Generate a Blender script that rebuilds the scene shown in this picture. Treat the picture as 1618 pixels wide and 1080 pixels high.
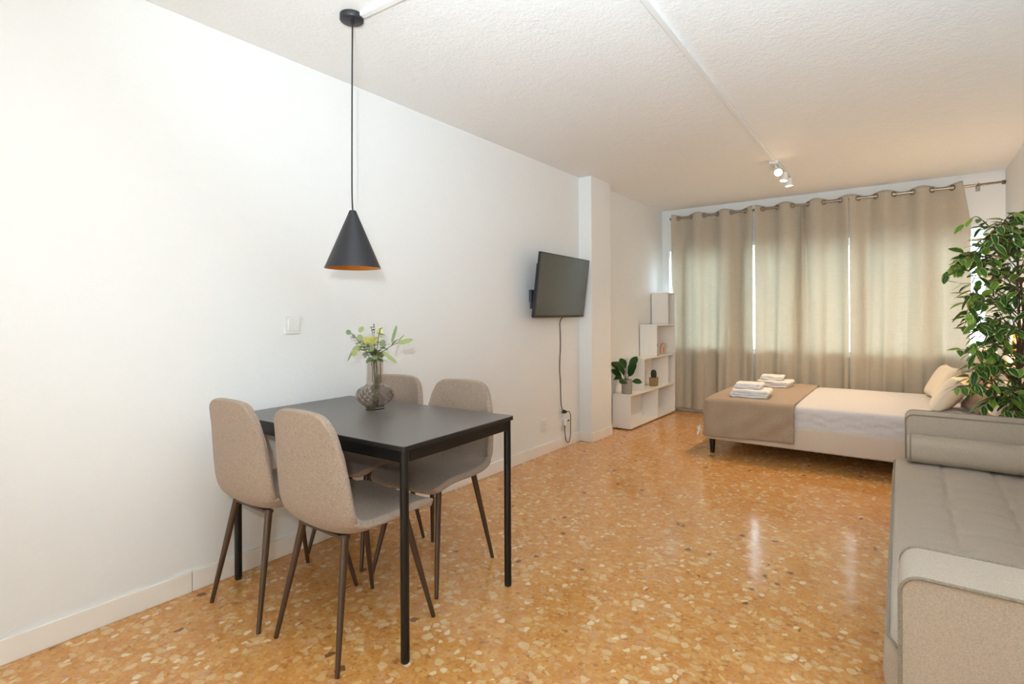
import bpy, bmesh, math, random
from mathutils import Vector, Matrix, Euler
from math import sin, cos, pi, radians

for o in list(bpy.data.objects):
    bpy.data.objects.remove(o, do_unlink=True)
scene = bpy.context.scene
COL = scene.collection

# ------------------------------------------------------------------ camera
F_PX, YAW, ROLL, CY, CAM_H = 846.65, 0.6377, 0.0049, 496.89, 1.196
cam_data = bpy.data.cameras.new('camera')
cam_data.sensor_width = 36.0
cam_data.lens = F_PX / 1618.0 * 36.0
cam_data.shift_y = -(540.0 - CY) / 1618.0
cam_data.clip_start = 0.02
cam = bpy.data.objects.new('camera', cam_data)
COL.objects.link(cam)
cam.matrix_world = (Matrix.Translation((0, 0, CAM_H)) @ Matrix.Rotation(YAW, 4, 'Z')
                    @ Matrix.Rotation(pi / 2, 4, 'X') @ Matrix.Rotation(-ROLL, 4, 'Z'))
scene.camera = cam

# ------------------------------------------------------------------ world, lights, exposure
world = bpy.data.worlds.new('daylight')
scene.world = world
world.use_nodes = True
wn = world.node_tree.nodes
wn['Background'].inputs[0].default_value = (0.66, 0.83, 1.0, 1)
wn['Background'].inputs[1].default_value = 11.0

wt = world.node_tree
w_tc = wt.nodes.new('ShaderNodeTexCoord')
w_sep = wt.nodes.new('ShaderNodeSeparateXYZ')
w_mr = wt.nodes.new('ShaderNodeMapRange')
w_mr.inputs['From Min'].default_value, w_mr.inputs['From Max'].default_value = -0.15, 0.35
w_mr.inputs['To Min'].default_value, w_mr.inputs['To Max'].default_value = 6.4, 17.0
wt.links.new(w_tc.outputs['Generated'], w_sep.inputs[0])
wt.links.new(w_sep.outputs[2], w_mr.inputs[0])
wt.links.new(w_mr.outputs[0], wn['Background'].inputs[1])

vs = scene.view_settings
vs.view_transform = 'Standard'
vs.look = 'None'
vs.gamma = 1.0
vs.use_curve_mapping = False
vs.exposure = -0.05


def area_light(name, loc, target, size, size_y, energy, color, spread=pi):
    l = bpy.data.lights.new(name, 'AREA')
    l.shape = 'RECTANGLE'
    l.size, l.size_y, l.energy, l.color = size, size_y, energy, color
    l.spread = spread
    o = bpy.data.objects.new(name, l)
    COL.objects.link(o)
    o.location = loc
    d = Vector(target) - Vector(loc)
    o.rotation_euler = d.to_track_quat('-Z', 'Y').to_euler()
    return o


def point_light(name, loc, energy, color, radius):
    l = bpy.data.lights.new(name, 'POINT')
    l.energy, l.color, l.shadow_soft_size = energy, color, radius
    o = bpy.data.objects.new(name, l)
    COL.objects.link(o)
    o.location = loc
    return o


# flash beam towards the left wall, then an added fill light from behind
fs_l = bpy.data.lights.new('flash_beam', 'SPOT')
fs_l.energy, fs_l.color, fs_l.shadow_soft_size = 98, (0.86, 0.94, 1.0), 0.010
fs_l.spot_size, fs_l.spot_blend = radians(88), 1.0
fs_o = bpy.data.objects.new('flash_beam', fs_l)
COL.objects.link(fs_o)
fs_o.location = (-0.02, -0.11, 1.40)
fs_o.rotation_euler = (Vector((-2.5, 1.3, 1.95)) - Vector(fs_o.location)).to_track_quat('-Z', 'Y').to_euler()
area_light('fill_behind', (-0.2, -4.3, 1.45), (-0.9, 3.0, 1.55), 1.6, 1.7, 70, (0.95, 1.0, 0.93))  # soft fill added behind the camera to brighten the room, no window there
# photographer's flash next to the camera and its bounce off the ceiling
area_light('flash_bounce', (-0.1, -0.1, 1.50), (-0.2, 1.0, 2.49), 0.3, 0.3, 66, (0.71, 0.865, 1.0), radians(125))

# ------------------------------------------------------------------ material helpers


def lin(c):
    return tuple(((x / 255.0) / 12.92 if x / 255.0 <= 0.04045 else ((x / 255.0 + 0.055) / 1.055) ** 2.4) for x in c) + (1.0,)


class NT:
    def __init__(self, name):
        self.m = bpy.data.materials.new(name)
        self.m.use_nodes = True
        self.t = self.m.node_tree
        self.b = self.t.nodes['Principled BSDF']
        self.out = self.t.nodes['Material Output']

    def n(self, typ, **kw):
        nd = self.t.nodes.new(typ)
        for k, v in kw.items():
            setattr(nd, k, v)
        return nd

    def l(self, a, b):
        self.t.links.new(a, b)

    def coord(self, scale=(1, 1, 1), kind='Object'):
        tc = self.n('ShaderNodeTexCoord')
        mp = self.n('ShaderNodeMapping')
        mp.inputs['Scale'].default_value = scale
        self.l(tc.outputs[kind], mp.inputs[0])
        return mp.outputs[0]

    def noise(self, vec, scale, detail=3, rough=0.5):
        nd = self.n('ShaderNodeTexNoise')
        nd.inputs['Scale'].default_value = scale
        nd.inputs['Detail'].default_value = detail
        nd.inputs['Roughness'].default_value = rough
        self.l(vec, nd.inputs['Vector'])
        return nd

    def ramp(self, fac, stops, interp='LINEAR'):
        r = self.n('ShaderNodeValToRGB')
        r.color_ramp.interpolation = interp
        el = r.color_ramp.elements
        while len(el) < len(stops):
            el.new(0.5)
        for e, (p, c) in zip(el, stops):
            e.position = p
            e.color = c
        self.l(fac, r.inputs[0])
        return r.outputs[0]

    def mix(self, fac, a, b, typ='RGBA', blend='MIX'):
        m = self.n('ShaderNodeMix', data_type=typ)
        if typ == 'RGBA':
            m.blend_type = blend
            ia, ib, io = 6, 7, 2
        else:
            ia, ib, io = 2, 3, 0
        for s, v in ((0, fac), (ia, a), (ib, b)):
            if hasattr(v, 'links'):
                self.l(v, m.inputs[s])
            else:
                m.inputs[s].default_value = v
        return m.outputs[io]

    def math(self, op, a, b=0.0):
        m = self.n('ShaderNodeMath', operation=op)
        for s, v in ((0, a), (1, b)):
            if hasattr(v, 'links'):
                self.l(v, m.inputs[s])
            else:
                m.inputs[s].default_value = v
        return m.outputs[0]

    def bump(self, h, strength=0.3, dist=0.002):
        b = self.n('ShaderNodeBump')
        b.inputs['Strength'].default_value = strength
        b.inputs['Distance'].default_value = dist
        self.l(h, b.inputs['Height'])
        self.l(b.outputs[0], self.b.inputs['Normal'])


def simple(name, c, rough=0.5, metal=0.0, spec=0.5, var=0.06, vscale=30, bump=0.0, bdist=0.001, bscale=None, **kw):
    t = NT(name)
    v = t.coord()
    nz = t.noise(v, vscale, 4)
    a = tuple(x * (1 - var) for x in lin(c)[:3]) + (1,)
    b = tuple(min(1, x * (1 + var)) for x in lin(c)[:3]) + (1,)
    t.l(t.mix(nz.outputs[0], a, b), t.b.inputs['Base Color'])
    t.b.inputs['Roughness'].default_value = rough
    t.b.inputs['Metallic'].default_value = metal
    t.b.inputs['Specular IOR Level'].default_value = spec
    for k, val in kw.items():
        t.b.inputs[k.replace('_', ' ')].default_value = val
    if bump:
        n2 = t.noise(v, bscale or vscale * 4, 3)
        t.bump(n2.outputs[0], bump, bdist)
    return t.m


def fabric(name, c1, c2, scale=450, rough=0.9, bump=0.5, weave=True, bdist=0.0012):
    t = NT(name)
    v = t.coord()
    n1 = t.noise(v, scale, 3, 0.6)
    n2 = t.noise(v, scale * 0.4, 2, 0.5)
    f = t.math('MULTIPLY_ADD', n1.outputs[0], 0.6)
    t.t.nodes[f.node.name].inputs[2].default_value = 0.0
    f2 = t.math('ADD', f, t.math('MULTIPLY', n2.outputs[0], 0.4))
    t.l(t.ramp(f2, [(0.34, lin(c1)), (0.66, lin(c2))]), t.b.inputs['Base Color'])
    t.b.inputs['Roughness'].default_value = rough
    t.b.inputs['Specular IOR Level'].default_value = 0.2
    t.b.inputs['Sheen Weight'].default_value = 0.15
    t.bump(n1.outputs[0], bump, bdist)
    return t.m


# walls with a fine roller texture
def wall_material(name, c, s=55, strength=0.35, dist=0.004, stretch=(1, 1, 1.6)):
    t = NT(name)
    v = t.coord(stretch)
    a = t.noise(v, s, 5, 0.65)
    b = t.noise(v, s * 0.25, 3, 0.5)
    h = t.math('ADD', a.outputs[0], b.outputs[0])
    t.l(t.mix(b.outputs[0], tuple(x * 0.985 for x in lin(c)[:3]) + (1,), lin(c)), t.b.inputs['Base Color'])
    t.b.inputs['Roughness'].default_value = 0.75
    t.b.inputs['Specular IOR Level'].default_value = 0.25
    t.bump(h, strength, dist)
    return t.m


def terrazzo():
    t = NT('terrazzo')
    v0 = t.coord()
    wob = t.noise(v0, 34, 5, 0.6)
    off = t.n('ShaderNodeVectorMath', operation='MULTIPLY_ADD')
    t.l(wob.outputs['Color'], off.inputs[0])
    off.inputs[1].default_value = (0.026, 0.026, 0)
    t.l(v0, off.inputs[2])
    v = off.outputs[0]
    # ground: warm ochre paste
    g = t.noise(v0, 9, 5, 0.7)
    g2 = t.noise(v0, 60, 4, 0.7)
    base = t.ramp(g.outputs[0], [(0.3, lin((202, 136, 66))), (0.5, lin((222, 160, 86))), (0.7, lin((234, 180, 106)))])
    base = t.mix(t.math('MULTIPLY', g2.outputs[0], 0.5), base, lin((164, 100, 48)))

    def layer(base, scale, edge, prob, palette, seed, stretch=(1, 1, 1), alpha=1.0):
        mp = t.n('ShaderNodeMapping')
        mp.inputs['Location'].default_value = (seed, seed * 1.7, 0)
        mp.inputs['Rotation'].default_value = (0, 0, seed)
        mp.inputs['Scale'].default_value = stretch
        t.l(v, mp.inputs[0])
        flat = t.n('ShaderNodeVectorMath', operation='MULTIPLY')
        t.l(mp.outputs[0], flat.inputs[0])
        flat.inputs[1].default_value = (1, 1, 0)
        vo = t.n('ShaderNodeTexVoronoi', feature='F1', voronoi_dimensions='2D')
        ve = t.n('ShaderNodeTexVoronoi', feature='DISTANCE_TO_EDGE', voronoi_dimensions='2D')
        for q in (vo, ve):
            q.inputs['Scale'].default_value = scale
            t.l(flat.outputs[0], q.inputs['Vector'])
        sep = t.n('ShaderNodeSeparateColor')
        t.l(vo.outputs['Color'], sep.inputs[0])
        m1 = t.math('GREATER_THAN', sep.outputs[0], 1 - prob)
        e = t.math('ADD', t.math('MULTIPLY', sep.outputs[2], 0.22), edge)
        m2 = t.math('GREATER_THAN', ve.outputs['Distance'], e)
        m3 = t.math('LESS_THAN', vo.outputs['Distance'], t.math('ADD', t.math('MULTIPLY', sep.outputs[1], 0.26), 0.36))
        mask = t.math('MULTIPLY', t.math('MULTIPLY', m1, m2), m3)
        col = t.ramp(sep.outputs[1], palette, 'CONSTANT')
        return t.mix(t.math('MULTIPLY', mask, alpha), base, col)

    C = lambda *a: lin(a)
    base = layer(base, 78, 0.0, 0.70, [(0.0, C(214, 166, 104)), (0.3, C(178, 110, 58)), (0.5, C(200, 140, 84)), (0.7, C(150, 96, 56)), (0.85, C(224, 188, 134))], 3.1, (1, 1, 1), 0.45)
    base = layer(base, 40, 0.0, 0.66, [(0.0, C(206, 146, 84)), (0.25, C(222, 178, 118)), (0.45, C(190, 124, 72)), (0.62, C(208, 160, 120)), (0.8, C(226, 192, 140)), (0.94, C(128, 80, 52))], 1.3, (1, 1.2, 1), 0.42)
    base = layer(base, 23, 0.0, 0.50, [(0.0, C(220, 172, 108)), (0.28, C(232, 204, 156)), (0.5, C(200, 138, 84)), (0.64, C(214, 168, 128)), (0.8, C(238, 216, 174))], 7.7, (1, 1.25, 1), 0.40)
    base = layer(base, 27, 0.03, 0.17, [(0.0, C(240, 220, 180)), (0.4, C(230, 196, 148)), (0.8, C(224, 182, 120)), (0.93, C(98, 62, 44))], 5.2, (1.2, 1, 1), 0.8)
    t.l(base, t.b.inputs['Base Color'])
    r = t.noise(v0, 3, 3)
    t.l(t.ramp(r.outputs[0], [(0.3, (0.11,) * 3 + (1,)), (0.7, (0.17,) * 3 + (1,))]), t.b.inputs['Roughness'])
    t.b.inputs['Specular IOR Level'].default_value = 0.5
    wv = t.noise(v0, 2.2, 2)
    t.bump(wv.outputs[0], 0.12, 0.01)
    return t.m


def curtain_material():
    t = NT('curtain_fabric')
    v = t.coord((1, 1, 1))
    w1 = t.noise(t.coord((900, 900, 12)), 1, 2)
    w2 = t.noise(t.coord((12, 12, 700)), 1, 2)
    f = t.math('MULTIPLY', t.math('ADD', w1.outputs[0], w2.outputs[0]), 0.5)
    c = t.ramp(f, [(0.35, lin((212, 201, 184))), (0.65, lin((228, 219, 203)))])
    d = t.n('ShaderNodeBsdfDiffuse')
    tr = t.n('ShaderNodeBsdfTranslucent')
    t.l(c, d.inputs[0])
    t.l(t.ramp(f, [(0.35, lin((208, 202, 186))), (0.65, lin((226, 220, 206)))]), tr.inputs[0])
    ms = t.n('ShaderNodeMixShader')
    ms.inputs[0].default_value = 0.44
    t.l(d.outputs[0], ms.inputs[1])
    t.l(tr.outputs[0], ms.inputs[2])
    t.l(ms.outputs[0], t.out.inputs[0])
    return t.m


def leaf_material(name, dark, light, edge, edge_amt=0.9):
    t = NT(name)
    uv = t.n('ShaderNodeUVMap')
    sep = t.n('ShaderNodeSeparateXYZ')
    t.l(uv.outputs[0], sep.inputs[0])
    across = t.math('ABSOLUTE', t.math('MULTIPLY', t.math('SUBTRACT', sep.outputs[0], 0.5), 2.0))
    body = t.ramp(sep.outputs[1], [(0.0, lin(dark)), (0.6, lin(tuple((a + b) / 2 for a, b in zip(dark, light)))), (1.0, lin(light))])
    nz = t.noise(t.coord(), 60, 3)
    m = t.ramp(t.math('ADD', across, t.math('MULTIPLY', t.math('SUBTRACT', nz.outputs[0], 0.5), 0.5)), [(0.62, (0, 0, 0, 1)), (0.92, (edge_amt,) * 3 + (1,))])
    col = t.mix(m, body, lin(edge))
    vein = t.ramp(across, [(0.0, (0.45,) * 3 + (1,)), (0.08, (0, 0, 0, 1))])
    col = t.mix(vein, col, lin(edge))
    t.l(col, t.b.inputs['Base Color'])
    t.b.inputs['Roughness'].default_value = 0.42
    t.b.inputs['Specular IOR Level'].default_value = 0.35
    tr = t.n('ShaderNodeBsdfTranslucent')
    t.l(col, tr.inputs[0])
    ms = t.n('ShaderNodeMixShader')
    ms.inputs[0].default_value = 0.22
    t.l(t.b.outputs[0], ms.inputs[1])
    t.l(tr.outputs[0], ms.inputs[2])
    t.l(ms.outputs[0], t.out.inputs[0])
    return t.m


def glass_material(name, color, rough=0.03, ior=1.45):
    t = NT(name)
    v = t.coord()
    nz = t.noise(v, 20, 2)
    t.l(t.mix(nz.outputs[0], lin(color), tuple(x * 0.9 for x in lin(color)[:3]) + (1,)), t.b.inputs['Base Color'])
    t.b.inputs['Transmission Weight'].default_value = 1.0
    t.b.inputs['Roughness'].default_value = rough
    t.b.inputs['IOR'].default_value = ior
    return t.m


def pane_material():
    t = NT('window_glass')
    g = t.n('ShaderNodeBsdfGlossy')
    g.inputs['Roughness'].default_value = 0.02
    tr = t.n('ShaderNodeBsdfTransparent')
    fr = t.n('ShaderNodeFresnel')
    fr.inputs[0].default_value = 1.45
    nz = t.noise(t.coord(), 3, 2)
    t.l(t.mix(nz.outputs[0], (0.93, 0.97, 0.96, 1), (0.96, 0.98, 0.97, 1)), tr.inputs[0])
    ms = t.n('ShaderNodeMixShader')
    t.l(fr.outputs[0], ms.inputs[0])
    t.l(tr.outputs[0], ms.inputs[1])
    t.l(g.outputs[0], ms.inputs[2])
    t.l(ms.outputs[0], t.out.inputs[0])
    return t.m


def emitter(name, c, strength, base=None):
    t = NT(name)
    nz = t.noise(t.coord(), 8, 2)
    t.l(t.mix(nz.outputs[0], lin(c), tuple(x * 0.95 for x in lin(c)[:3]) + (1,)), t.b.inputs['Emission Color'])
    t.b.inputs['Emission Strength'].default_value = strength
    t.b.inputs['Base Color'].default_value = lin(base or c)
    return t.m


M = {}
M['wall'] = wall_material('wall_paint', (240, 240, 238))
M['ceiling'] = wall_material('ceiling_stucco', (247, 247, 245), 70, 0.6, 0.005, (1, 1, 1))
M['floor'] = terrazzo()
M['baseboard'] = simple('baseboard_tile', (246, 240, 232), 0.3, var=0.03, vscale=8)
M['joint'] = simple('dark_joint', (95, 85, 75), 0.8)
M['white_trim'] = simple('white_plastic_trim', (240, 240, 238), 0.4, var=0.02)
M['white_plastic'] = simple('white_plastic', (236, 236, 232), 0.3, var=0.02)
M['chair'] = fabric('chair_tweed', (134, 115, 99), (184, 164, 147), 520)
M['leg'] = simple('walnut_look_metal', (84, 66, 54), 0.33, 0.45, var=0.2, vscale=12)
M['black_metal'] = simple('black_metal', (20, 19, 19), 0.38, 0.2, var=0.15)
M['table_top'] = simple('charcoal_table_top', (92, 85, 80), 0.32, 0, var=0.06, vscale=60, spec=0.9)
M['black_edge'] = simple('black_edge', (26, 25, 25), 0.45)
M['shade_out'] = simple('matte_black_shade', (40, 40, 44), 0.45, 0.1, var=0.04)
M['shade_in'] = simple('copper_lining', (224, 150, 66), 0.35, 0.35, var=0.05)
M['sofa'] = fabric('sofa_linen', (162, 147, 129), (192, 175, 156), 700, bump=0.35, bdist=0.0007)
M['piping'] = fabric('sofa_piping', (120, 108, 94), (158, 146, 129), 520)
M['bed_frame'] = fabric('bed_frame_fabric', (200, 184, 165), (224, 209, 191), 500, bump=0.3)
M['sheet'] = fabric('white_sheet', (206, 200, 198), (222, 217, 214), 200, bump=0.15)
M['throw'] = fabric('taupe_throw', (152, 130, 108), (182, 159, 135), 420, bump=0.5)
M['pillow_cream'] = fabric('cream_pillow', (228, 214, 192), (242, 230, 210), 300, bump=0.25)
M['pillow_pink'] = fabric('blush_pillow', (214, 184, 164), (230, 204, 184), 300, bump=0.25)
M['pillow_taupe'] = fabric('taupe_cushion', (140, 118, 102), (176, 154, 138), 300, bump=0.3)
M['towel'] = fabric('white_towel', (224, 220, 218), (246, 243, 241), 160, bump=0.9, bdist=0.003)
M['curtain'] = curtain_material()
M['steel'] = simple('brushed_nickel', (168, 156, 142), 0.28, 0.9, var=0.06)
M['steel_dark'] = simple('dark_nickel', (120, 108, 96), 0.3, 0.9, var=0.06)
M['tv_body'] = simple('tv_black_plastic', (26, 27, 30), 0.35, 0, var=0.05)
M['tv_screen'] = simple('tv_screen', (52, 49, 44), 0.20, 0, var=0.02, spec=1.0)
M['tv_bracket'] = simple('bracket_metal', (76, 78, 92), 0.4, 0.3)
M['cord'] = simple('dark_cord', (60, 48, 40), 0.5)
M['cord_black'] = simple('black_cord', (30, 29, 30), 0.5)
M['shelf'] = simple('white_laminate', (242, 238, 232), 0.28, 0, var=0.015, vscale=5)
M['vase'] = glass_material('smoked_glass', (232, 226, 220), 0.05, 1.40)
M['clear_glass'] = simple('ribbed_frosted_glass', (206, 200, 192), 0.2, var=0.05, Transmission_Weight=0.45, IOR=1.2)
M['stem'] = simple('green_stem', (92, 104, 60), 0.6, var=0.15)
M['bark'] = simple('ficus_bark', (88, 62, 44), 0.8, var=0.25, vscale=40, bump=0.6)
M['ficus'] = leaf_material('ficus_leaf', (40, 82, 38), (134, 174, 62), (196, 206, 128))
M['fig'] = leaf_material('fiddle_leaf', (22, 58, 26), (62, 104, 40), (84, 120, 52), 0.4)
M['euca'] = leaf_material('eucalyptus_leaf', (112, 138, 100), (186, 190, 124), (206, 204, 160), 0.5)
M['rose'] = simple('pale_yellow_petal', (206, 200, 118), 0.6, var=0.12, vscale=60)
M['bud'] = simple('cream_bud', (226, 220, 160), 0.6, var=0.1, vscale=60)
M['berry'] = simple('dark_berry', (54, 58, 52), 0.5)
M['cactus'] = simple('cactus_green', (34, 50, 28), 0.6, var=0.2, vscale=90)
M['clay'] = simple('ochre_planter', (152, 128, 92), 0.7, var=0.15, vscale=40)
M['blush_clay'] = simple('blush_wood', (206, 168, 150), 0.6, var=0.08)
M['cream_clay'] = simple('cream_wood', (226, 208, 190), 0.6, var=0.06)
M['brown_wood'] = simple('brown_wood', (104, 76, 54), 0.55, var=0.2, vscale=20)
M['glow_bulb'] = emitter('lit_bulb', (255, 222, 175), 40)
M['rattan'] = simple('rattan_shade', (232, 186, 96), 0.6, var=0.15, vscale=60)
M['glow_lamp'] = emitter('lit_lamp_bulb', (255, 196, 96), 40)
M['pane'] = pane_material()
M['pot'] = simple('grey_plant_pot', (96, 92, 88), 0.6)
M['soil'] = simple('potting_moss', (58, 46, 32), 0.95, var=0.3, vscale=80, bump=1.0, bdist=0.01)
M['ribbon'] = simple('white_ribbon', (240, 236, 236), 0.6)

# ------------------------------------------------------------------ mesh helpers


class G:
    """Collects geometry and builds it as one mesh object."""

    def __init__(self):
        self.v, self.f, self.uv = [], [], None

    def add(self, vs, fs):
        b = len(self.v)
        self.v += [tuple(p) for p in vs]
        self.f += [tuple(i + b for i in q) for q in fs]
        return self

    def box(self, x0, x1, y0, y1, z0, z1):
        vs = [(x, y, z) for z in (z0, z1) for y in (y0, y1) for x in (x0, x1)]
        return self.add(vs, [(0, 2, 3, 1), (4, 5, 7, 6), (0, 1, 5, 4), (2, 6, 7, 3), (0, 4, 6, 2), (1, 3, 7, 5)])

    def obox(self, mat, hx, hy, hz):
        vs = [mat @ Vector((x, y, z)) for z in (-hz, hz) for y in (-hy, hy) for x in (-hx, hx)]
        return self.add(vs, [(0, 2, 3, 1), (4, 5, 7, 6), (0, 1, 5, 4), (2, 6, 7, 3), (0, 4, 6, 2), (1, 3, 7, 5)])

    def tube(self, path, radii, n=12, closed=False, caps=True):
        P = [Vector(p) for p in path]
        if not hasattr(radii, '__len__'):
            radii = [radii] * len(P)
        m = len(P)
        vs = []
        prev = None
        for i, p in enumerate(P):
            a = P[i - 1] if (i > 0 or closed) else p
            b = P[(i + 1) % m] if (i < m - 1 or closed) else p
            t = (b - a).normalized()
            if prev is None:
                up = Vector((0, 0, 1)) if abs(t.z) < 0.9 else Vector((1, 0, 0))
                x = t.cross(up).normalized()
            else:
                x = (prev - t * prev.dot(t)).normalized()
            prev = x
            y = t.cross(x)
            for k in range(n):
                an = 2 * pi * k / n
                vs.append(p + (x * cos(an) + y * sin(an)) * radii[i])
        fs = []
        rings = m if closed else m - 1
        for i in range(rings):
            j = (i + 1) % m
            for k in range(n):
                fs.append((i * n + k, i * n + (k + 1) % n, j * n + (k + 1) % n, j * n + k))
        if caps and not closed:
            fs.append(tuple(range(n - 1, -1, -1)))
            fs.append(tuple((m - 1) * n + k for k in range(n)))
        return self.add(vs, fs)

    def lathe(self, prof, n=48, center=(0, 0, 0), rad=None):
        cx, cy, cz = center
        vs, fs = [], []
        for (r, z) in prof:
            for k in range(n):
                a = 2 * pi * k / n
                rr = r * (rad(a, z) if rad else 1)
                vs.append((cx + rr * cos(a), cy + rr * sin(a), cz + z))
        for i in range(len(prof) - 1):
            for k in range(n):
                fs.append((i * n + k, i * n + (k + 1) % n, (i + 1) * n + (k + 1) % n, (i + 1) * n + k))
        if prof[0][0] > 1e-5:
            fs.append(tuple(range(n - 1, -1, -1)))
        if prof[-1][0] > 1e-5:
            fs.append(tuple((len(prof) - 1) * n + k for k in range(n)))
        return self.add(vs, fs)

    def grid(self, fn, nu, nv, closed_u=False):
        vs = [fn(i / (nu if closed_u else nu - 1), j / (nv - 1)) for j in range(nv) for i in range(nu)]
        fs = []
        for j in range(nv - 1):
            for i in range(nu if closed_u else nu - 1):
                i2 = (i + 1) % nu
                fs.append((j * nu + i, j * nu + i2, (j + 1) * nu + i2, (j + 1) * nu + i))
        return self.add(vs, fs)

    def prism(self, outline, axis, a, b):
        """Extrude a closed outline of 2D points along one axis between a and b."""
        def P(q, t):
            if axis == 'x':
                return (t, q[0], q[1])
            if axis == 'y':
                return (q[0], t, q[1])
            return (q[0], q[1], t)
        n = len(outline)
        vs = [P(q, a) for q in outline] + [P(q, b) for q in outline]
        fs = [tuple(range(n - 1, -1, -1)), tuple(range(n, 2 * n))]
        for i in range(n):
            j = (i + 1) % n
            fs.append((i, j, n + j, n + i))
        return self.add(vs, fs)

    def torus(self, c, axis, R, r, n=28, m=10):
        ax = Vector(axis).normalized()
        u = ax.orthogonal().normalized()
        w = ax.cross(u)
        path = [Vector(c) + (u * cos(2 * pi * k / n) + w * sin(2 * pi * k / n)) * R for k in range(n)]
        return self.tube(path, r, m, closed=True)

    def leaf(self, pos, direction, up, length, width, fold=0.25, droop=0.2, tint=0.5, shape=0, seg=6):
        if self.uv is None:
            self.uv = {}
        d = Vector(direction).normalized()
        s = d.cross(Vector(up))
        if s.length < 1e-3:
            s = d.orthogonal()
        s.normalize()
        nrm = s.cross(d).normalized()
        b = len(self.v)
        pos = Vector(pos)
        for i in range(seg + 1):
            t = i / seg
            if shape == 0:      # pointed oval
                w = width * 0.5 * (sin(pi * min(1, t ** 0.85)) ** 0.8) if 0 < t < 1 else 0.0
            elif shape == 1:    # round
                w = width * 0.5 * math.sqrt(max(0, 1 - (2 * t - 1) ** 2))
            else:               # fiddle
                w = width * 0.5 * (sin(pi * t ** 1.15) ** 0.6) if 0 < t < 1 else 0.0
            c = pos + d * (length * t) - nrm * (droop * length * t * t)
            w = max(w, 0.0004)
            for sgn in (-1, 0, 1):
                p = c + s * (w * sgn) + nrm * (abs(sgn) * w * fold)
                self.v.append(tuple(p))
                self.uv[len(self.v) - 1] = (0.5 + 0.5 * sgn, tint)
        for i in range(seg):
            for k in (0, 1):
                a = b + i * 3 + k
                self.f.append((a, a + 1, a + 4, a + 3))
        return self

    def build(self, name, mat, parent=None, smooth=True, bevel=0.0, bseg=2, subsurf=0, solid=0.0, solid_off=0.0, angle=40):
        me = bpy.data.meshes.new(name)
        me.from_pydata(self.v, [], self.f)
        if self.uv:
            ul = me.uv_layers.new(name='UVMap')
            for lp in me.loops:
                ul.data[lp.index].uv = self.uv.get(lp.vertex_index, (0.5, 0.5))
        else:
            bm = bmesh.new()
            bm.from_mesh(me)
            bmesh.ops.recalc_face_normals(bm, faces=bm.faces)
            bm.to_mesh(me)
            bm.free()
        me.materials.append(M[mat] if isinstance(mat, str) else mat)
        o = bpy.data.objects.new(name, me)
        COL.objects.link(o)
        if parent is not None:
            o.parent = parent
        if solid:
            md = o.modifiers.new('solid', 'SOLIDIFY')
            md.thickness = solid
            md.offset = solid_off
        if bevel:
            md = o.modifiers.new('bevel', 'BEVEL')
            md.width = bevel
            md.segments = bseg
            md.limit_method = 'ANGLE'
            md.angle_limit = radians(35)
        if subsurf:
            md = o.modifiers.new('sub', 'SUBSURF')
            md.levels = md.render_levels = subsurf
        if smooth:
            for p in me.polygons:
                p.use_smooth = True
            if not subsurf and hasattr(me, 'set_sharp_from_angle'):
                me.set_sharp_from_angle(angle=radians(angle))
        return o


def thing(name, label, cat, loc=(0, 0, 0), rz=0.0, group=None):
    o = bpy.data.objects.new(name, None)
    COL.objects.link(o)
    o.empty_display_size = 0.05
    o.location = loc
    o.rotation_euler = (0, 0, rz)
    o['label'] = label
    o['category'] = cat
    if group:
        o['group'] = group
    return o


def tag(o, label, cat, group=None):
    o['label'] = label
    o['category'] = cat
    if group:
        o['group'] = group
    return o


def struct(o):
    o['kind'] = 'structure'
    return o


def copy_thing(root, label, loc=None, rz=None):
    def cp(o, par):
        c = o.copy()
        COL.objects.link(c)
        c.parent = par
        for ch in o.children:
            cp(ch, c)
        return c
    r = cp(root, None)
    r['label'] = label
    if loc is not None:
        r.location = loc
    if rz is not None:
        r.rotation_euler = (0, 0, rz)
    return r


def smooth_path(pts, n=8):
    """Catmull-Rom through pts."""
    P = [Vector(p) for p in pts]
    out = []
    for i in range(len(P) - 1):
        p0, p1, p2, p3 = P[max(i - 1, 0)], P[i], P[i + 1], P[min(i + 2, len(P) - 1)]
        for k in range(n):
            t = k / n
            out.append(0.5 * ((2 * p1) + (p2 - p0) * t + (2 * p0 - 5 * p1 + 4 * p2 - p3) * t * t + (3 * p1 - p0 - 3 * p2 + p3) * t ** 3))
    out.append(P[-1])
    return out


def lerp_table(tab, x):
    if x <= tab[0][0]:
        return tab[0][1]
    for (a, va), (b, vb) in zip(tab, tab[1:]):
        if x <= b:
            t = (x - a) / (b - a)
            return va + (vb - va) * t
    return tab[-1][1]


# ------------------------------------------------------------------ room
XL, XR, YN, YB, ZC = -2.515, 0.71, -4.6, 6.60, 2.492
PX, PY0, PY1 = -2.382, 4.466, 4.871
WX0, WX1, WZ0, WZ1 = -2.43, 0.575, 0.74, 2.02

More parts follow.
